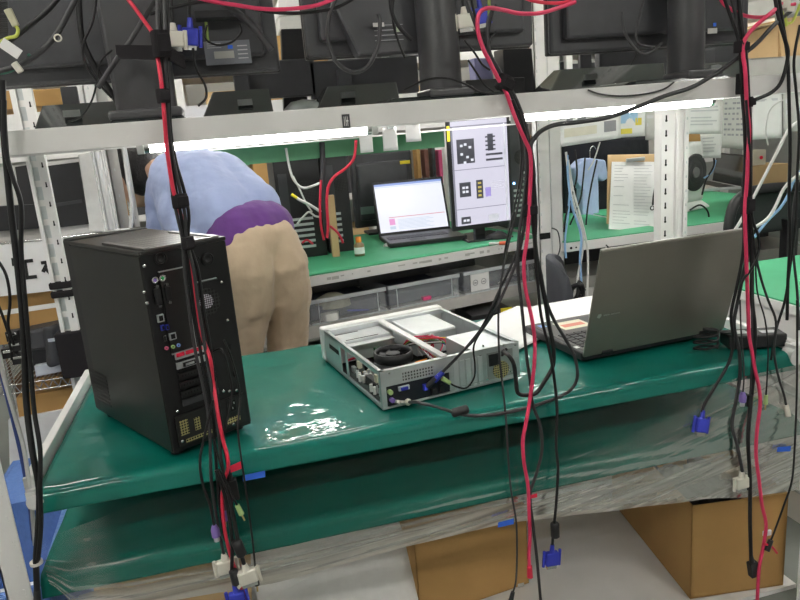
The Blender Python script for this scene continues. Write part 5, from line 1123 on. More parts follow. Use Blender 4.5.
body = [[(pel, .085), (che, .095), (sho, .075)], [(hipR, .085), (kneR, .055), (ankR, .04)], [(hipL, .085), (kneL, .055), (ankL, .04)], [(shR, .06), (elR, .043), (wrR, .027)], [(shL, .06), (elL, .043), (wrL, .027)], [(shL, .06), (sho, .08), (shR, .06)], [(sho, .06), (nek, .055), (hed, .06)]]
hd = Vector((-.60, .80, -.35)).normalized(); hu = (upv - hd * upv.dot(hd)).normalized()   # face direction: looking down at the bench
hc = hed + hd * .02
body += [[(hc + hu * .035, .078), (hc, .080), (hc - hu * .035 + hd * .018, .068)], [(hc - hu * .075 + hd * .03, .050), (hc - hu * .085 + hd * .045, .035)],
         [(hc + hd * .082 + hu * .012, .012), (hc + hd * .097 - hu * .012, .014)], [(hc + rt * .080 + hu * .012, .012), (hc + rt * .084 - hu * .02, .013)], [(hc - rt * .080 + hu * .012, .012), (hc - rt * .084 - hu * .02, .013)],
         [(hc + hd * .078 - hu * .045 + rt * .015, .009), (hc + hd * .082 - hu * .045, .010), (hc + hd * .078 - hu * .045 - rt * .015, .009)]]
for s in (-1, 1): body.append([(hc + hd * .070 + hu * .010 + rt * s * .03, .013)])
body += hand(wrR, f2 + Vector((0, 0, -.15)), 1) + hand(wrL, f2 + Vector((.2, 0, -.15)), -1)
blob(body, 'body', SKIN, man, .0055, 2)
b = MB()
for s in (-1, 1): b.lathe(hc + hd * .078 + hu * .012 + rt * s * .031, [(.0001, -.009), (.008, -.004), (.009, 0), (.0001, .006)], 10, hd)
W(b, 'eyes', INKB, man)
blob([[(hc + hu * .055 - hd * .02, .082), (hc + hu * .02 - hd * .035, .085), (hc - hu * .03 - hd * .04, .072)], [(hc + hu * .085 + hd * .02, .045)]], 'hair', HAIR, man, .008, 3)
# trousers
def crumple(o, size, amt, depth=1):
    tx = bpy.data.textures.new('cloth_folds', 'CLOUDS'); tx.noise_scale = size; tx.noise_depth = depth
    d = o.modifiers.new('folds', 'DISPLACE'); d.texture = tx; d.strength = amt; d.mid_level = .5; d.texture_coords = 'LOCAL'; return o
tz = [[(wp(pel, .036, .0, .068), .088), (wp(pel, .062, -.012, -.03), .098), (wp(pel, .075, -.005, -.13), .092), (wp(pel, .080, .01, -.22), .080), (wp(pel, .083, .03, -.32), .074), (wp(kneR, 0, 0, 0), .070), (wp(kneR, .0, -.02, -.12), .068), (wp(ankR, 0, 0, -.0), .066)],
      [(wp(pel, -.052, .0, .068), .092), (wp(pel, -.075, -.012, -.03), .100), (wp(pel, -.082, -.005, -.13), .094), (wp(pel, -.092, .02, -.22), .082), (wp(pel, -.100, .05, -.32), .076), (wp(kneL, 0, 0, 0), .072), (wp(kneL, 0, -.02, -.12), .070), (wp(ankL, 0, 0, -.0), .066)]]
tz.append([(wp(pel, .036, .005, .068), .090), (wp(pel, -.008, .0, .068), .096), (wp(pel, -.052, .005, .068), .092)])
trousers = blob(tz, 'trousers', KHAKI, man, .007, 4); crumple(trousers, .09, .016); crumple(trousers, .035, .004)
ut = blob([[(wp(pel, .045, .030, .092), .103), (wp(pel, .0, .025, .092), .108), (wp(pel, -.060, .030, .092), .108)], [(wp(pel, .040, .10, .13), .110), (wp(pel, -.062, .10, .12), .118)]], 'undershirt', PURPC, man, .007, 4); crumple(ut, .06, .004)
sh = [[(wp(pel, .042, .105, .154), .114), (wp(che, .04, 0, .0), .130), (wp(sho, .06, -.04, .0), .108)], [(wp(pel, -.06, .102, .144), .127), (wp(che, -.03, 0, -.0), .140), (wp(sho, -.03, -.04, .0), .112)],
      [(wp(pel, -.10, .13, .04), .122), (wp(che, -.07, -.0, -.07), .125), (wp(sho, -.02, -.04, -.06), .11)],
      [(wp(sho, -.01, .03, .0), .085)], [(wp(shR, -.02, 0, 0), .082), (wp(shR, .03, .05, -.12), .070), (elR, .060), (wp(elR, -.01, .04, -.03), .054)],
      [(wp(shL, .02, 0, 0), .088), (wp(shL, -.01, 0, -.12), .080), (elL, .068), (wp(elL, 0, .05, -.04), .060)]]
shirt = blob(sh, 'shirt', SHIRT, man, .008, 4); crumple(shirt, .11, .016); crumple(shirt, .045, .006)
for a_, nm in ((ankR, 'shoe'), (ankL, 'shoe')):
    blob([[(Vector((a_.x, a_.y, .05)), .045), (Vector((a_.x, a_.y, .045)) + f2 * .08, .042), (Vector((a_.x, a_.y, .038)) + f2 * .16, .036)]], nm, BLK, man, .008, 3)
# ------------------------------------------------------------------ cables
def cable(label, pts, m=RUB, r=.0030, Y=1.262, cat='cable', name='cable', grp=None, plug=None, n=7):
    ps = []
    for p in pts: ps.append(P(p[0], p[1], p[2] if len(p) > 2 else Y - (.022 * max(0, min(1, (p[1] - 390) / 60)) if Y < 1.3 else 0)))
    c_ = ps[-1].copy(); t = None
    b = MB(); b.tube(ps, r, n=n, sub=5)
    if not plug: return tag(b.build(name, m), label, cat, grp)
    t = thing(name, label, cat, min(ps, key=lambda v: v.z), 0, grp); W(b, 'lead', m, t)
    d = (ps[-1] - ps[-2]).normalized(); e = ps[-1]; side = d.cross(Vector((0, 1, 0))).normalized()
    kind, pm = plug
    def obx(c, w, l, th): b.hexa(*[[c + side * sx * w / 2 + Vector((0, sy * th / 2, 0)) + d * k * l / 2 for sx, sy in ((-1, -1), (1, -1), (1, 1), (-1, 1))] for k in (1, -1)])
    if kind == 'vga':
        b = MB(); b.tube([e - d * .018, e], [.0045, .006], n=8, sub=1); W(b, 'strain_relief', pm, t)
        b = MB(); obx(e + d * .016, .030, .032, .015); W(b, 'housing', pm, t, bevel=.003)
        b = MB(); obx(e + d * .036, .022, .008, .009); W(b, 'shell', CHROME, t)
        for s in (-1, 1): b = MB(); b.tube([e + side * s * .019 - d * .004, e + side * s * .019 + d * .034], .0034, n=8, sub=1); W(b, 'thumbscrew', pm, t)
    elif kind == 'dvi':
        b = MB(); b.tube([e - d * .014, e], [.005, .008], n=8, sub=1); W(b, 'strain_relief', pm, t)
        b = MB(); obx(e + d * .014, .036, .028, .016); W(b, 'housing', pm, t, bevel=.003)
        b = MB(); obx(e + d * .032, .030, .008, .009); W(b, 'shell', CHROME, t)
        for s in (-1, 1): b = MB(); b.tube([e + side * s * .021 - d * .002, e + side * s * .021 + d * .032], .004, n=8, sub=1); W(b, 'thumbscrew', pm, t)
    elif kind == 'jack':
        b = MB(); b.tube([e, e + d * .022], [.0045, .0055], n=10, sub=1); W(b, 'grip', pm, t)
        b = MB(); b.tube([e + d * .022, e + d * .036], .0018, n=8, sub=1); W(b, 'pin', GOLD, t)
    elif kind == 'ps2':
        b = MB(); b.tube([e, e + d * .010, e + d * .024], [.0045, .0080, .0080], n=12, sub=1); W(b, 'grip', pm, t)
        b = MB(); b.tube([e + d * .024, e + d * .034], .0055, n=12, sub=1); W(b, 'shell', GALV, t)
    elif kind == 'iec':
        b = MB(); b.tube([e - d * .02, e], [.005, .007], n=8, sub=1); obx(e + d * .020, .022, .042, .016); W(b, 'connector', pm, t, bevel=.002)
    elif kind == 'small':
        b = MB(); b.tube([e, e + d * .028], [.006, .007], n=8, sub=1); W(b, 'connector', pm, t)
    return t
def bead(pxy, ang=0, label='', Y=1.262, w=.017, l=.036):
    p = P(pxy[0], pxy[1], Y - (.022 if pxy[1] > 440 else 0)); d = Vector((math.sin(ang), 0, -math.cos(ang))); b = MB(); b.tube([p - d * l / 2, p - d * l * .42, p + d * l * .42, p + d * l / 2], [w * .36, w * .5, w * .5, w * .36], n=12, sub=1); tag(b.build('ferrite_bead', BLK), label, 'ferrite')
def strap(pxy, w, h, label, Y=1.262, ang=0.0, d=.018):
    p = P(pxy[0], pxy[1], Y); s = p.y / F_PX * 1.03; W_, H_ = w * s, h * s; b = MB()
    b.T = Matrix.Translation(p) @ Matrix.Rotation(ang, 4, 'Y'); n = 16; vs = []
    b.tube([(0, 0, -H_ / 2), (0, 0, -H_ * .42), (0, 0, H_ * .42), (0, 0, H_ / 2)], [W_ * .46, W_ * .5, W_ * .5, W_ * .46], n=14, sub=1)
    b.box(-W_ * .15, W_ * .55, -W_ * .55, -W_ * .40, -H_ * .35, H_ * .35)
    tag(b.build('velcro_strap', VELC, bevel=.0015), label, 'strap')

# bundle hanging over the tower
cable('red cable running over the black tower in the left bundle', [(122, -8, 1.40), (131, 3, 1.38), (145, 22, 1.34), (155, 38, 1.29), (158, 60, 1.265), (161, 80), (163, 100), (165, 125), (167, 150), (171, 178), (175, 197), (181, 215, 1.29), (186, 240, 1.30), (191, 270, 1.305), (196, 300, 1.30), (202, 335, 1.29), (210, 358, 1.26), (213, 380, 1.275), (218, 415), (223, 440), (227, 455), (228, 468), (224, 482), (222, 500), (224, 525), (229, 550), (237, 575), (242, 590)], REDC, .0036, 1.255, plug=('small', REDC))
for k, (o0, o1, yy, lb) in enumerate(((0, -3, 1.268, 'black cable of the left bundle, leftmost over the tower'), (4, 1, 1.275, 'black cable of the left bundle, second over the tower'), (7, 5, 1.268, 'black cable of the left bundle, third over the tower'), (10, 9, 1.276, 'black cable of the left bundle, rightmost over the tower'))):
    cable(lb, [(157 + o0, -8, 1.30), (158 + o0, 30), (161 + o0 * .5, 60), (163 + o0 * .6, 95), (167 + o1 * .4, 130), (171 + o1 * .5, 160), (175 + o1, 190), (180 + o1, 215), (184 + o1 * .5, 240), (188 + o1 * 1.1, 270), (193 + o1 * 1.2, 310), (199 + o1 * 1.3, 350), (207 + o1, 390), (212 + o1, 420), (214 + o1 * 1.2, 450), (216 + o1 * 1.6, 480), (219 + o1 * 1.2, 510), (224 + o1, 540), (228 + o1, 560)][:(19 - k)], RUB if k % 2 else RUB2, .0031, yy, plug=[('dvi', WHP), None, ('jack', PURP), ('iec', BLK)][k])
cable('thin black lead swinging left in the bundle below the tower', [(213, 400), (206, 430), (200, 460), (203, 485), (210, 505), (214, 525)], RUB, .0026, 1.25, plug=('ps2', PURP))
cable('thin black lead falling past the blue tape strip to the right of the bundle', [(224, 340), (232, 360), (240, 395, 1.262), (238, 430), (243, 470), (248, 505), (253, 545), (256, 575)], RUB, .0020, 1.245, plug=('jack', BLK))
cable('black lead looping by the tower rear to the left bundle', [(212, 352, 1.30), (222, 350), (229, 372), (232, 395), (226, 425), (221, 450)], RUB, .0022, 1.27)
cable('black lead carrying an ivory plug at the foot of the left bundle', [(218, 470), (229, 495), (234, 520), (240, 550), (246, 570)], RUB, .0040, 1.243, plug=('dvi', WHP))
cable('black lead with a lime jack in the left bundle', [(214, 440), (222, 470), (232, 495), (237, 505)], RUB, .0020, 1.242, plug=('jack', GRNP))
cable('black lead with a blue plug at the very bottom of the left bundle', [(216, 470), (226, 500), (232, 540), (232, 575), (236, 592)], RUB, .0036, 1.25, plug=('vga', BLUEP))
bead((239, 548), .2, 'black ferrite bead above the ivory plug in the left bundle', 1.243, .020, .036)
bead((235, 577), .1, 'black ferrite bead at the foot of the left bundle', 1.247, .018, .034)
strap((161, 44), 16, 22, 'black velcro strap on the left bundle at the height of the blue plug', 1.262)
strap((163, 96), 12, 12, 'black velcro strap on the left bundle just above the upper shelf lip', 1.258)
strap((180, 201), 15, 13, 'black velcro strap on the left bundle in front of the blue shirt', 1.262)
strap((188, 243), 12, 12, 'black velcro strap on the left bundle at the tower top edge', 1.264)
b = MB(); a, c = P(117, 52, 1.40), P(168, 53, 1.28); b.beam(a, c, .004, .024); b.beam(c, c + Vector((.02, .15, 0)), .004, .024); tag(b.build('velcro_strap', VELC), 'long black velcro strap crossing the square grey column', 'strap')
tape((236, 467), 12, 8, REDT, 'small red tape flag on the left bundle under the bench lip', 1.24, .2)
# loose leads at top left
cable('thick black cable crossing the upper left monitor to the square column', [(64, -10, 1.42), (50, 8), (30, 25), (8, 42), (-12, 50)], RUB, .0044, 1.42)
cable('second thick black cable sweeping over the upper left monitor', [(80, -10, 1.40), (70, 10), (56, 35), (40, 52), (18, 66), (-12, 74)], RUB2, .0050, 1.40)
cable('black flat ribbon-like cable hanging left of the square column', [(78, -10, 1.46), (80, 25), (84, 45), (92, 62), (104, 82), (116, 100), (122, 112)], RUB, .0058, 1.46)
cable('thin black cable hanging left of the square grey column', [(97, -10), (93, 20), (83, 45), (86, 65), (100, 85), (112, 98)], RUB, .0024, 1.43)
cable('thick black cable slanting across the square grey column', [(160, -6, 1.34), (148, 12), (132, 38), (115, 62), (98, 88)], RUB2, .0048, 1.40)
cable('thin black lead trailing down to the glossy foot at upper left', [(112, 50), (100, 62), (97, 80), (92, 100), (82, 116), (68, 122)], RUB, .0018, 1.42)
cable('dark green lead with a white clip at upper left', [(-10, 74), (8, 72), (22, 64), (30, 58), (28, 54)], GRNC, .0030, 1.40)
cable('yellow green earth lead at the top left', [(0, 42), (8, 38), (16, 36), (18, 30), (16, 26)], YGC, .0030, 1.39, plug=('small', mat('clear_terminal', (.6, .58, .4), .3)))
b = MB(); a, c = P(1, 42, 1.38), P(20, 55, 1.38); b.beam(a, c, .002, .018); tag(b.build('white_tag', PAPER, bevel=.001), 'white cable tag at the top left', 'tag')
b = MB(); b.tube([P(14, 63, 1.385), P(21, 72, 1.385)], [.006, .006], n=8, sub=1); tag(b.build('white_clip', WHP), 'white clip on the dark green lead', 'clip')
b = MB(); b.ring(P(58, 38, 1.39), (0, -1, 0), .007, .0045, .002, 12); tag(b.build('white_clip', WHP), 'small white ring clip on the sweeping cable at upper left', 'clip')
b = MB(); rr2 = [P(3, 2 + i * 2.2, 1.41) for i in range(18)]
for p in rr2: b.cyl(p + Vector((-.010, 0, 0)), p + Vector((.008, 0, 0)), .0022, n=6)
tag(b.build('ribbed_sleeve', BLK), 'black ribbed sleeve at the top left corner', 'sleeve')
# plugs hanging by the left bundle top
cable('white plug lead hanging behind the left bundle top', [(171, -8), (172, 14), (173, 31)], RUB, .003, 1.42, plug=('dvi', WHP))
cable('blue video plug lead hanging right of the left bundle', [(189, -8), (189.5, 12), (190, 28)], RUB, .003, 1.44, plug=('vga', BLUEP))
cable('thin black lead from the blue plug curling to the glossy foot', [(193, 48), (196, 68), (205, 85), (206, 98), (198, 106)], RUB, .0024, 1.42)
cable('thick dark cable sloping down across the labelled monitor back', [(212, -8), (228, 6), (248, 22), (262, 38), (272, 50)], RUB2, .0075, 1.44)
cable('thin black loop hanging on the labelled monitor back', [(207, 25), (205, 38), (217, 45), (232, 42), (241, 32), (240, 24)], RUB, .0020, 1.47)
cable('lime green short lead behind the labelled monitor', [(206, 22), (207, 32), (208, 42)], mat('lime_dull', (.25, .35, .08), .5), .0030, 1.475)
cable('pink red cable swagged between the two left upper monitors', [(190, -4, 1.40), (215, 2), (235, 5), (262, 9), (290, 9), (318, 5), (340, -4)], REDC2, .0038, 1.40)
cable('black cable swagged just under the pink red one', [(150, 14, 1.42), (200, 2), (240, 6), (270, 12), (300, 13), (335, 8), (360, -6)], RUB, .0034, 1.42)
cable('black loop hanging before the upper centre-left monitor', [(338, -6), (330, 14), (328, 38), (335, 60), (352, 72), (368, 66), (378, 45), (380, 22), (378, 14)], RUB2, .0042, 1.42)
cable('black lead hanging left of the round centre column', [(394, -8), (393, 20), (398, 40), (405, 58)], RUB, .0026, 1.44)
cable('thick black lead pair hanging by the round centre column', [(390, -8), (392, 12), (400, 28), (412, 40)], RUB, .0045, 1.43)
# centre bundle
cable('red cable making a hook at top centre and falling past the open desktop', [(575, 2, 1.34), (558, 8, 1.32), (540, 13, 1.30), (520, 13.5, 1.29), (503, 10, 1.28), (488, 8), (479, 14), (478, 30), (483, 48), (490, 62), (498, 78), (506, 92), (511, 106, 1.255), (517, 122, 1.25), (525, 140, 1.25), (530, 152), (531, 170), (530, 190), (529, 215), (527, 240), (524, 262), (525, 285), (529, 305), (533, 325), (535, 345), (534, 368), (531, 392), (527, 418), (523, 440), (524, 462), (528, 485), (529, 510), (530, 535), (529, 555), (529.5, 566)], REDC2, .0040, 1.255, plug=('small', REDC))
cable('red cable running right from the top centre hook', [(515, -8), (530, 0), (548, 3), (566, 2), (580, -8)], REDC, .0036, 1.36)
for k, (o0, o1, yy, path, plug, lb, r) in enumerate((
    (0, 0, 1.27, [(464, -8), (470, 10), (478, 32), (488, 55), (499, 72), (509, 90), (517, 110), (524, 130), (526, 150), (526, 180), (525, 205), (523, 235), (516, 262), (507, 285), (495, 310), (478, 335, 1.32), (462, 352, 1.34), (448, 366, 1.36), (436, 378, 1.368)], ('small', BLK), 'black cable of the centre bundle leading into the open desktop ports', .0030),
    (0, 0, 1.275, [(470, -8), (476, 20), (485, 45), (498, 68), (510, 88), (520, 112), (526, 135), (528, 165), (527, 200), (521, 240), (509, 270), (497, 295), (490, 312), (480, 330, 1.32), (468, 345, 1.34), (455, 360, 1.36), (443, 372, 1.366)], ('small', BLUEP), 'black cable of the centre bundle ending in the open desktop blue port', .0026),
    (0, 0, 1.27, [(496, 5), (488, 22), (489, 50), (500, 72), (514, 95), (524, 120), (530, 145), (534, 175), (533, 215), (536, 250), (541, 275), (546, 300), (554, 320), (566, 340), (575, 358), (577, 378), (568, 392), (545, 402), (518, 410), (490, 415), (465, 415), (440, 408), (420, 403), (408, 402, 1.345)], ('dvi', WHP), 'black video cable looping back to the ivory plug on the open desktop', .0036),
    (0, 0, 1.266, [(512, 100), (522, 125), (528, 150), (531, 190), (534, 230), (537, 260), (545, 300), (549, 325), (553, 345), (553, 365), (544, 382), (536, 393), (527, 395), (518, 393), (516, 380), (514, 365), (509, 356), (504, 352, 1.405)], ('iec', BLK), 'thick black power cable looping up to the open desktop power inlet', .0046),
    (0, 0, 1.268, [(515, 105), (524, 132), (527, 160), (524, 200), (519, 235), (518, 270), (521, 300), (524, 330), (527, 360), (530, 380), (533, 405), (540, 425), (542, 450), (536, 475), (530, 495), (533, 525), (537, 560), (541, 605)], None, 'black cable of the centre bundle falling just right of the red one', .0034),
    (0, 0, 1.262, [(518, 110), (527, 140), (533, 170), (536, 215), (535, 250), (538, 285), (541, 315), (548, 345), (553, 370), (556, 395), (557, 415), (556, 445), (558, 470), (556, 505), (553, 535), (552, 552)], ('vga', BLUEP), 'black cable of the centre bundle ending in a hanging blue video plug', .0032),
    (0, 0, 1.270, [(516, 112), (523, 150), (519, 200), (507, 250), (499, 300), (499, 350), (502, 380), (506, 420), (508, 455), (511, 490), (516, 520), (517, 550), (516, 580), (513, 592)], ('jack', BLK), 'thin black lead falling in front of the open desktop to the small carton', .0022),
    (0, 0, 1.272, [(494, 8), (489, 30), (489, 50), (498, 75), (510, 100), (519, 130), (521, 165), (515, 205), (506, 245), (502, 275), (497, 300), (485, 325, 1.33), (474, 345, 1.35), (475, 365, 1.36), (474, 378, 1.365), (466, 388, 1.365), (455, 386, 1.366), (450, 383, 1.366)], ('jack', GRNP), 'thin black audio lead ending in a lime plug on the open desktop', .0020))):
    cable(lb, path, RUB if k % 2 else RUB2, r, yy, plug=plug)
bead((460, 411), -1.45, 'black ferrite bead lying on the bench before the open desktop', 1.262, .019, .036)
bead((555, 530), .0, 'black ferrite bead above the hanging blue video plug at centre', 1.262, .020, .036)
strap((504, 83), 16, 14, 'black velcro strap on the centre bundle at the upper shelf', 1.262, .5)
strap((529, 210), 13, 13, 'black velcro strap on the centre bundle before the upright monitor', 1.264)
tape((534, 496), 8, 5, REDT, 'tiny red tape flag on the centre red cable', 1.24)
cable('white plug lead hanging beside the round centre column', [(461, -8), (463, 5), (464, 14)], RUB, .003, 1.45, plug=('dvi', WHP))
cable('blue video plug lead hanging right of the round centre column', [(478, -8), (479, 2), (480, 8)], RUB, .003, 1.47, plug=('vga', BLUEP))
cable('lime lead hanging behind the centre red hook', [(489, -8), (489, 8), (489, 20)], mat('lime_dull', (.25, .35, .08), .5), .0035, 1.46)
for k, (pts, lb) in enumerate((([(404, 90), (425, 80), (445, 78), (465, 84), (480, 92), (495, 94)], 'thin black lead lying over the round column foot'), ([(468, 60), (476, 72), (484, 84), (494, 92)], 'short black lead right of the round centre column'), ([(464, 40), (474, 52), (482, 64), (490, 70)], 'thin dark lead above the keyboard at top centre'), ([(496, 32), (490, 42), (489, 55), (496, 70)], 'thin black lead right of the centre bundle top'))):
    cable(lb, pts, RUB, .0022, 1.40)
# long grey lead swooping over the lit tube
cable('long grey black cable swooping over the lit tube to the right bundle', [(790, 12, 1.33), (775, 24), (755, 45), (735, 60, 1.27), (712, 76), (690, 88), (665, 96), (640, 106), (610, 117), (580, 122), (555, 125), (540, 132), (532, 142), (530, 150)], RUB2, .0044, 1.262)
cable('thin dark lead sagging on the upper shelf lip below the right column', [(674, 82), (664, 89), (645, 94), (620, 96), (600, 94), (588, 90)], RUB2, .0018, 1.283)
cable('thin black lead hanging in a loop left of the right-hand column', [(622, 12), (624, 30), (632, 45), (642, 54), (652, 52), (662, 43)], RUB2, .0034, 1.42)
cable('second black lead hanging left of the right-hand column', [(645, -8), (640, 15), (636, 35), (640, 45), (655, 47)], RUB2, .0030, 1.43)
cable('thin black drop lead under the loop by the right-hand column', [(637, 50), (635, 57), (631, 65)], RUB, .0018, 1.43)
# right bundle
cable('red cable of the right bundle passing the power adapter', [(783, 2, 1.32), (772, 12), (760, 22), (750, 32), (744, 42), (743, 55), (745, 70), (746, 90), (747, 110), (749, 130), (748, 155), (747, 180), (745, 205), (745, 225), (746, 250), (747, 280), (748, 310), (749, 335), (752, 352), (755, 370), (759, 388), (760, 405), (757, 430), (756, 455), (759, 480), (762, 505), (766, 525), (763, 548), (759, 570), (757, 605)], REDC2, .0042, 1.252)
cable('red cable swagged at the top right between the monitors', [(718, -8), (724, 4), (738, 13), (752, 17), (768, 16), (780, 8), (795, 4)], REDC2, .0040, 1.33)
for k, (path, plug, lb, r, yy) in enumerate((
    ([(722, -8), (730, 15), (737, 35), (740, 50), (741, 70), (742, 95), (744, 120), (745, 150), (744, 180), (743, 205), (744, 235), (742, 260), (736, 290), (731, 315), (733, 340), (729, 362), (716, 385), (704, 405), (702, 418)], ('vga', BLUEP), 'black cable of the right bundle ending in the blue plug below the bench lip', .0036, 1.262),
    ([(730, -8), (737, 20), (742, 45), (744, 70), (746, 100), (748, 130), (747, 170), (747, 210), (749, 245), (744, 270), (738, 300), (734, 325), (739, 350), (740, 375), (736, 400), (732, 425), (737, 445), (742, 470), (742, 477)], ('dvi', WHP), 'black cable of the right bundle ending in the ivory plug over the open box', .0040, 1.268),
    ([(738, -8), (742, 30), (746, 60), (748, 95), (750, 130), (750, 170), (749, 205), (751, 240), (752, 270), (752, 300), (755, 330), (754, 355), (753, 380), (750, 410), (748, 440), (750, 480), (750, 520), (751, 555), (752, 562)], ('iec', BLK), 'thick black cable of the right bundle ending in a black power socket', .0046, 1.262),
    ([(745, 60), (747, 110), (751, 160), (751, 210), (754, 245), (760, 275), (768, 300), (776, 322), (774, 350), (778, 375), (784, 395), (786, 405)], ('small', WHP), 'thin black cable swinging right towards the rack post with a white collar', .0028, 1.258),
    ([(746, 100), (750, 160), (752, 215), (758, 235), (759, 250), (752, 268), (742, 282), (738, 300)], None, 'grey black cable looping out of the right bundle strap', .0030, 1.25),
    ([(740, 300), (741, 330), (743, 355), (744, 375), (743, 392)], ('ps2', PURP), 'thin black lead with a purple round plug under the right bench end', .0018, 1.25),
    ([(750, 215), (755, 250), (757, 290), (765, 320), (768, 350), (767, 380), (766, 395)], ('jack', GRNP), 'thin black lead with a lime jack under the right bench end', .0018, 1.25),
    ([(750, 200), (753, 240), (752, 290), (752, 330), (752, 360), (750, 395)], ('small', BLK), 'thin black lead ending in a small black socket within the right bundle', .0022, 1.255))):
    cable(lb, path, RUB if k % 2 == 0 else RUB2, r, yy, plug=plug)
strap((740, 47), 13, 12, 'black velcro strap at the top of the right bundle', 1.262)
strap((741, 84), 11, 22, 'long black sleeve wrap on the right bundle before the upper shelf', 1.268)
strap((748, 102), 11, 11, 'black velcro strap on the right bundle at the end of the lit tube', 1.258)
strap((746, 205), 13, 20, 'grey black velcro strap on the right bundle beside the arched chair', 1.258)
bead((738, 436), .3, 'black ferrite bead above the ivory plug at right', 1.268, .020, .036)
b = MB(); p = P(767, 533, 1.25); b.cbox(p, (.022, .006, .014)); tag(b.build('white_tag', PAPER, bevel=.001), 'white tag wrapped on the red cable at lower right', 'tag')
cable('black lead ending in a round plug at lower right', [(797, 300), (797, 380), (795, 440), (792, 480), (784, 505), (775, 530), (771, 540)], RUB, .0024, 1.245, plug=('small', BLK))
cable('short red tail with a bare end at lower right', [(764, 544), (771, 546), (777, 553)], REDC, .0030, 1.245)
# cables along the right edge
cable('black cable hanging from the top right corner past the seam of the post', [(778, -8), (783, 25), (786, 45), (788, 65), (789, 100), (790, 150), (789, 200), (790, 240), (788, 280), (787, 320)], RUB, .0036, 1.27)
cable('second black cable hanging at the top right, bowed left', [(774, -8), (779, 20), (785, 40), (788, 55), (782, 80), (772, 92), (757, 99), (750, 102)], RUB, .0040, 1.265)
cable('thin black cable crossing behind the right edge cables', [(800, 25), (794, 60), (796, 90), (799, 130), (797, 180), (796, 220), (791, 260), (785, 300), (776, 330), (771, 360)], RUB, .0030, 1.27)
cable('grey black cable at the extreme right edge', [(798, 180), (793, 215), (793, 250), (797, 290), (799, 330)], RUB2, .0030, 1.275)
cable('yellow green earth lead at the top right corner', [(776, -6), (782, 12), (786, 22), (792, 22), (797, 12), (800, 4)], YGC, .0028, 1.30)
b = MB(); b.tube([P(783, 18, 1.30), P(786, 26, 1.30)], [.007, .005], n=8, sub=1); tag(b.build('lime_clip', YGC), 'lime clip on the earth lead at the top right', 'clip')
b = MB(); b.cbox(P(783, 4, 1.31), (.03, .01, .016)); b.cbox(P(789, 9, 1.31), (.02, .01, .010)); tag(b.build('white_clip', WHP), 'white cable clips at the top right corner', 'clip')
cable('white cable slanting down behind the laptop top at right', [(806, 118, 1.9), (790, 128, 1.9), (778, 150, 1.9), (765, 175, 1.9), (752, 200, 1.9), (740, 222, 1.9), (728, 240, 1.9), (716, 256, 1.85)], WHC, .0052, 1.9)
cable('white cable curving from the right edge behind the laptop', [(808, 168, 1.8), (792, 180), (783, 190), (776, 205), (768, 218), (757, 226), (745, 232), (732, 240), (724, 256)], WHC, .0052, 1.8)
cable('pale blue cable curving from the right edge behind the laptop', [(806, 165, 1.85), (795, 178), (788, 195), (780, 208), (768, 220), (755, 236), (745, 248), (735, 260)], BLC, .0046, 1.85)
cable('thin white strand hanging at the upper right near the post', [(783, 100), (770, 110), (766, 130), (768, 145)], WHC, .0018, 1.5)
# left edge cables
cable('thick black cable along the left post, outer one', [(2, 80), (3, 120), (6, 160), (12, 220), (19, 280), (24, 340), (26, 400), (32, 450), (39, 490), (38, 530), (36, 560), (37, 590)], RUB, .0056, 1.262, plug=('small', BLK))
cable('black cable along the left post, inner one', [(4, 100), (5, 145), (12, 175), (21, 205), (21, 250), (25, 300), (30, 360), (34, 410), (40, 450), (40, 490), (41, 525), (38, 560)], RUB, .0040, 1.255)
cable('thin black lead bowed at the far left edge', [(-4, 258), (6, 275), (10, 300), (8, 325), (14, 345)], RUB, .0026, 1.3)
cable('thin black lead crossing at the far left edge', [(-4, 300), (4, 320), (10, 340), (12, 360)], RUB, .0026, 1.31)
cable('white cable running down inside the left post', [(-6, 330), (0, 360), (6, 385), (16, 420), (24, 450), (31, 500), (35, 545)], WHC, .0040, 1.30)
cable('blue cable running down inside the left post', [(-6, 345), (4, 385), (14, 425), (22, 460), (29, 500), (33, 540)], mat('blue_cord', (.06, .10, .35), .5), .0036, 1.31)
for i, (x, y) in enumerate(((14, 335), (17, 345), (10, 352), (20, 358))): 
    b = MB(); p = P(x, y, 1.32); b.cbox(p, (.022, .02, .018)); b.k = 1; b.cbox(p + Vector((.0, -.011, .004)), (.016, .002, .005)); tag(b.build('plug_block', [BLK, CHROME], bevel=.002), ['upper black plug of the cluster at the left edge', 'second black plug of the cluster at the left edge', 'outermost black plug of the cluster at the left edge', 'lowest black plug of the cluster at the left edge'][i], 'plug')
b = MB(); b.cyl(P(36, 561, 1.245), P(36, 561, 1.245) + Vector((0, 0, -.006)), .011, n=12); tag(b.build('white_clip', WHP), 'white clip round the black cables low on the left post', 'clip')
# rear bench leads
cable('red cable dropping behind the lit tube to the rear bench', [(356, 140, 2.9), (354, 158, 2.9), (346, 168, 2.9), (334, 177, 2.9), (328, 188, 2.9), (327, 205, 2.9), (328, 225, 2.9), (327, 238, 2.9)], REDC, .0062, 2.9)
cable('second red cable hanging beside the cabled tower', [(321, 180, 2.95), (320, 205, 2.95), (321, 225, 2.95), (324, 240, 2.95)], REDC, .0055, 2.95)
cable('short red cable arching over the bench behind the coil', [(330, 226, 3.0), (337, 232), (341, 238), (343, 243)], REDC, .0055, 3.0)
cable('red lead lying at the foot of the cabled tower', [(302, 243, 3.05), (307, 240), (313, 244)], REDC, .005, 3.05)
cable('white cable falling from the rail to the cabled tower', [(286, 148, 3.0), (289, 165), (294, 180), (304, 188), (320, 183)], WHC, .0055, 3.0)
cable('white cable hanging behind the yellow plug', [(293, 176, 3.02), (300, 190), (306, 203), (312, 212)], WHC, .0040, 3.02)
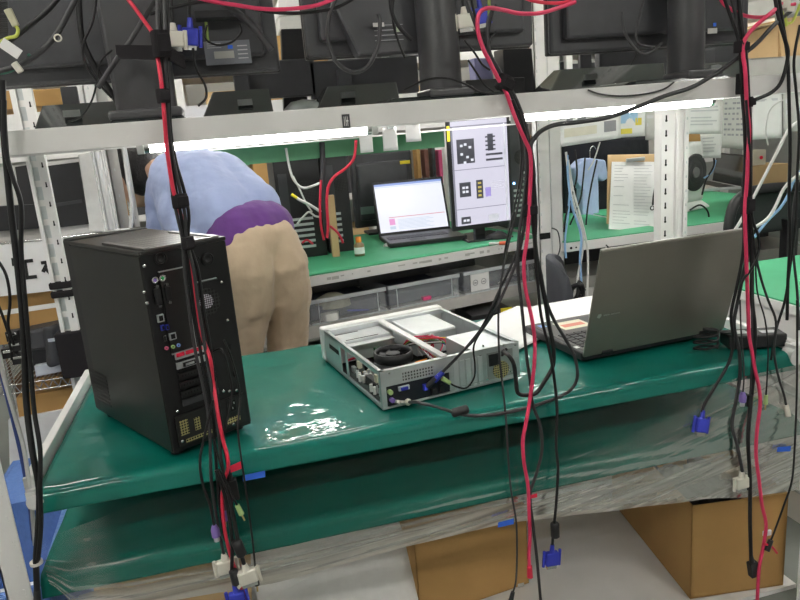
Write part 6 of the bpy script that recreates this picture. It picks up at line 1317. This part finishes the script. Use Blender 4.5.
cable('white cable with a yellow end plugged in the cabled tower', [(321, 212, 3.0), (310, 205), (300, 200), (297, 198)], WHC, .0065, 3.0, plug=('small', YEL))
cable('white cable curling beneath the yellow plug', [(297, 224, 3.05), (304, 216), (309, 212), (315, 216), (320, 217)], WHC, .0045, 3.05)
cable('thick black trunk cable between the two black towers', [(322, 142, 3.0), (323, 165), (323, 190), (325, 215), (328, 238)], RUB2, .012, 3.0)
# leads by the mid post
for k, (path, m, r, lb) in enumerate((
    ([(566, 152), (568, 170), (571, 192), (577, 215), (583, 235), (582, 255), (578, 275), (576, 300)], WHC, .0050, 'white cable hanging right of the mid post, left strand'),
    ([(568, 160), (573, 190), (580, 215), (586, 240), (588, 260), (587, 300)], WHC, .0050, 'white cable hanging right of the mid post, right strand'),
    ([(567, 155), (569, 185), (573, 210), (581, 235), (580, 262), (583, 302)], BLC, .0056, 'pale blue cable hanging right of the mid post between the white ones'),
    ([(570, 190), (568, 215), (565, 240), (566, 258)], BLC, .0050, 'pale blue cable hanging close against the mid post'),
    ([(575, 150), (577, 175), (572, 195), (566, 215), (564, 232)], RUB, .0040, 'black lead hanging before the pale blue shirt, left one'),
    ([(585, 158), (583, 180), (580, 200), (570, 225)], RUB, .0036, 'black lead hanging before the pale blue shirt, middle one'),
    ([(597, 160), (592, 182), (588, 205), (586, 225)], RUB, .0036, 'black lead hanging before the pale blue shirt, right one'),
    ([(600, 142), (594, 160), (588, 170)], WHC, .0030, 'thin white lead hanging above the pale blue shirt'),
    ([(549, 262), (556, 258), (560, 248), (558, 232), (552, 228)], RUB2, .0028, 'thin black loop at the foot of the mid post'),
    ([(602, 282), (612, 275), (618, 258), (606, 245)], RUB, .0030, 'thin black lead under the clipboard bench'),
    ([(690, 210), (700, 205), (708, 212), (708, 225), (700, 240)], RUB, .0045, 'black lead hanging off the bench below the round fan'),
    ([(712, 150), (714, 165), (706, 180), (702, 195)], RUB, .0045, 'black lead between the round fan and the small open laptop'),
    ([(716, 160), (712, 172), (704, 178)], BLC, .0040, 'thin blue lead right of the round fan'))):
    cable(lb, path, m, r, 2.72 if k < 10 else 2.95)
q = P(578, 292, 2.66); b = MB(); b.tube([q + Vector((.03 * math.cos(i), .02 * math.sin(i * 2.2), .04 * math.sin(i * 1.7))) for i in range(12)], .010, n=7); tag(b.build('tape_knot', RUB), 'black taped knot on the white and blue cables right of the mid post', 'knot')

# ------------------------------------------------------------------ light and colour
w = bpy.data.worlds.new('world'); bpy.context.scene.world = w; w.use_nodes = True
w.node_tree.nodes['Background'].inputs[0].default_value = (.8, .85, .9, 1); w.node_tree.nodes['Background'].inputs[1].default_value = .3
sc_ = bpy.context.scene
sc_.view_settings.view_transform = 'Standard'; sc_.view_settings.look = 'None'; sc_.view_settings.gamma = 1; sc_.view_settings.use_curve_mapping = False
sc_.view_settings.exposure = 1.18
